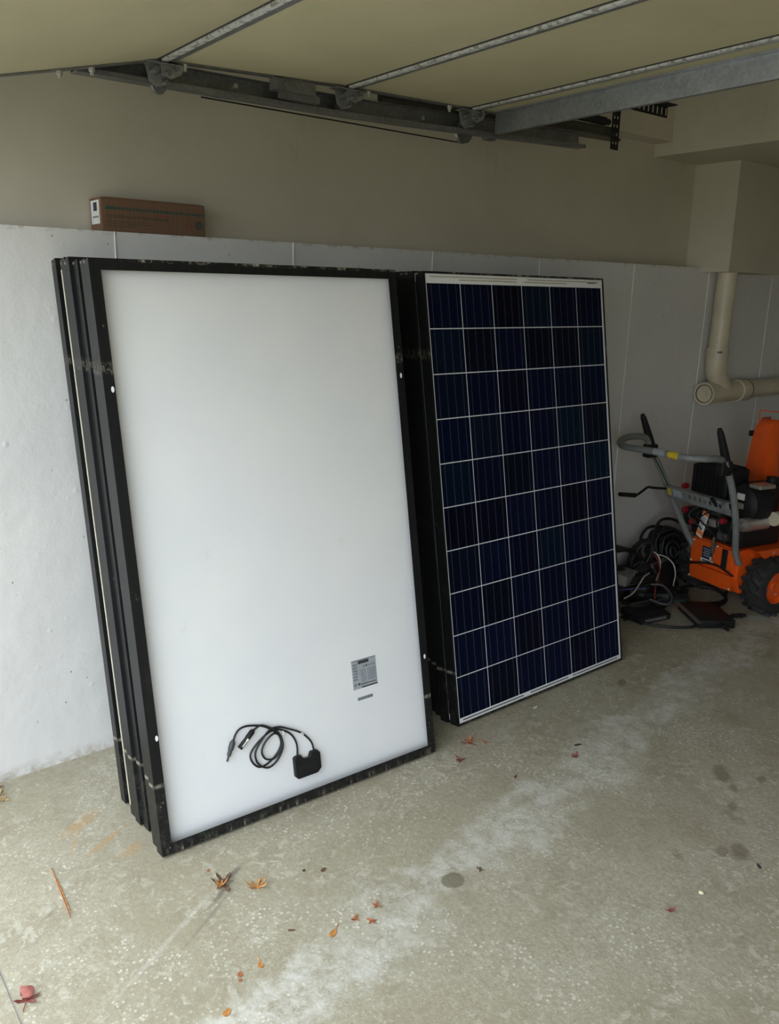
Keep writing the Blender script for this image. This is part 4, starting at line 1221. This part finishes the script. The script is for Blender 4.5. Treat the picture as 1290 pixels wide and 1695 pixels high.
maple('maple_leaf', (-0.058, -0.876), 0.022, R(20), 'leaf_orange', 'small orange leaf lying on top of the dark brown leaf', 12, 5, 0.9, 0.3).location.z = 0.006
maple('maple_leaf', (0.017, -0.937), 0.034, R(-20), 'leaf_orange', 'star-shaped orange leaf below the white panel', 3, 6, 0.8, 0.3, 0.16)
maple('maple_leaf', (1.000, -0.742), 0.040, R(70), 'leaf_rust', 'rust leaf by the lower corner of the blue panel', 4, 5, 0.5, 1.2, 0.2)
maple('maple_leaf', (1.045, -0.775), 0.012, R(10), 'leaf_rust', 'tiny rust scrap at the stem of the corner leaf', 14, 5, 0.5, 0.6, 0.3)
maple('maple_leaf', (0.892, -0.803), 0.020, R(130), 'leaf_red', 'small dark red leaf between the two panel stacks', 5, 5, 0.9, 0.6)
maple('maple_leaf', (1.228, -1.032), 0.018, R(40), 'leaf_red', 'dark red leaf on the pale floor patch right of the blue panel', 6, 4, 1.0, 0.5)
maple('maple_leaf', (0.832, -1.670), 0.016, R(0), 'leaf_red', 'red leaf scrap on the bare floor at lower right', 7, 4, 1.2, 0.4)
maple('maple_leaf', (0.550, -1.251), 0.012, R(80), 'leaf_brown', 'small brown leaf scrap right of the round floor stain', 8, 4, 0.8, 0.4)
maple('maple_leaf', (0.235, -1.185), 0.016, R(80), 'leaf_rust', 'small rust leaf scrap left of the round floor stain', 9, 4, 0.4, 0.3)
maple('maple_leaf', (0.190, -1.222), 0.016, R(140), 'leaf_rust', 'faded rust leaf scrap nearer the camera, left of the round stain', 10, 4, 0.4, 0.3)
maple('maple_leaf', (0.16, -1.19), 0.015, R(200), 'leaf_rust', 'thin rust leaf scrap farthest left of the stain group', 16, 3, 0.4, 0.3)
maple('maple_leaf', (1.92, -1.42), 0.012, R(200), 'white', 'white paper scrap at the right edge of the floor', 11, 4, 0.4, 0, 0.6, 'scrap')
def petal(loc, rx, ry, rz, m, label, stem=0.0):
    mb = MB()
    n = 12
    mb.prism([(rx * math.cos(2 * PI * k / n), ry * math.sin(2 * PI * k / n) * (1 - 0.25 * math.cos(2 * PI * k / n))) for k in range(n)], 0, 0.0012, 'z')
    o = mb.build('leaf_fragment', M[m])
    o.location = (loc[0], loc[1], 0.0006)
    o.rotation_euler = (0, 0, rz)
    if stem:
        MB().tube([(rx * 0.9, 0, 0.001), (rx + stem, 0.002, 0.002)], 0.001, 5).build('leaf_stem', M[m], o)
    return tag(o, label, 'leaf', 'small leaf fragments on the floor')
petal((-0.235, -1.247), 0.011, 0.008, 0.5, 'leaf_orange', 'round orange fragment nearest the bottom edge of the floor')
petal((-0.160, -1.170), 0.008, 0.006, 0.9, 'leaf_rust', 'upper of two small rust fragments at bottom centre')
petal((-0.168, -1.186), 0.005, 0.004, 0.2, 'leaf_rust', 'lower and smaller of two rust fragments at bottom centre')
petal((-0.108, -1.175), 0.010, 0.007, 1.2, 'leaf_orange', 'orange fragment with a short stem at bottom centre', 0.018)
petal((0.087, -1.196), 0.014, 0.008, 0.5, 'leaf_orange', 'orange fragment with a pointed tail beside the pale wheel path', 0.02)
petal((0.01, -1.125), 0.010, 0.003, -0.6, 'leaf_brown', 'thin brown sliver left of the tailed orange fragment')
petal((0.200, -0.985), 0.010, 0.006, 0.4, 'leaf_brown', 'small brown fragment below the white panel')
petal((0.155, -0.955), 0.005, 0.004, 0.4, 'labelink', 'tiny black speck below the white panel')
petal((-0.055, -0.795), 0.005, 0.004, 0.4, 'leaf_rust', 'tiny rust speck under the corner of the white panel')
petal((0.97, -0.99), 0.012, 0.004, 0.5, 'leaf_brown', 'thin brown fragment on the pale floor patch')
petal((1.30, -0.985), 0.016, 0.005, -0.3, 'labelink', 'black scrap on the pale floor patch right of the blue panel')
petal((1.19, -1.72), 0.012, 0.004, 0.9, 'labelink', 'black twig scrap by the brown stain')
o = petal((1.388, -0.703), 0.014, 0.006, 0.2, 'white', 'white chip lying beneath the blue panel')
o['category'] = 'chip'; del o['group']
pb = MB().lathe([(0.0, 0.0), (0.005, 0.001), (0.0075, 0.004), (0.005, 0.008), (0.0, 0.009)], 10).build('pebble', M['pebble'], None, 50)
pb.location = (0.957, -1.682, 0.0)
tag(pb, 'tiny pale yellow pebble on the floor at lower right', 'pebble')
pn = thing('pine_needle', 'long brown pine needle lying on the floor at left', 'needle', (-0.405, -0.64, 0.0))
MB().tube([(0.010, 0.115, 0.0022), (0.003, 0.04, 0.002), (-0.004, -0.04, 0.002), (-0.010, -0.105, 0.002)], [0.0008, 0.0018, 0.0018, 0.0008], 6).build('needle_shaft', M['leaf_rust'], pn)
MB().tube([(0.008, 0.115, 0.0022), (0.0055, 0.04, 0.0025), (0.000, -0.04, 0.0024), (-0.004, -0.09, 0.002)], [0.0007, 0.0012, 0.0012, 0.0006], 6).build('needle_shaft', M['leaf_orange'], pn)
# leaf litter in the corner at far left
maple('oak_leaf', (-0.425, -0.085), 0.055, R(100), 'leaf_tan', 'curled tan leaf at the foot of the wall on the far left', 21, 5, 0.9, 0.5, 0.6)
maple('oak_leaf', (-0.43, -0.035), 0.030, R(20), 'leaf_brown', 'dark reddish leaf against the wall behind the tan leaf', 22, 5, 1.0, 0.5, 0.4)
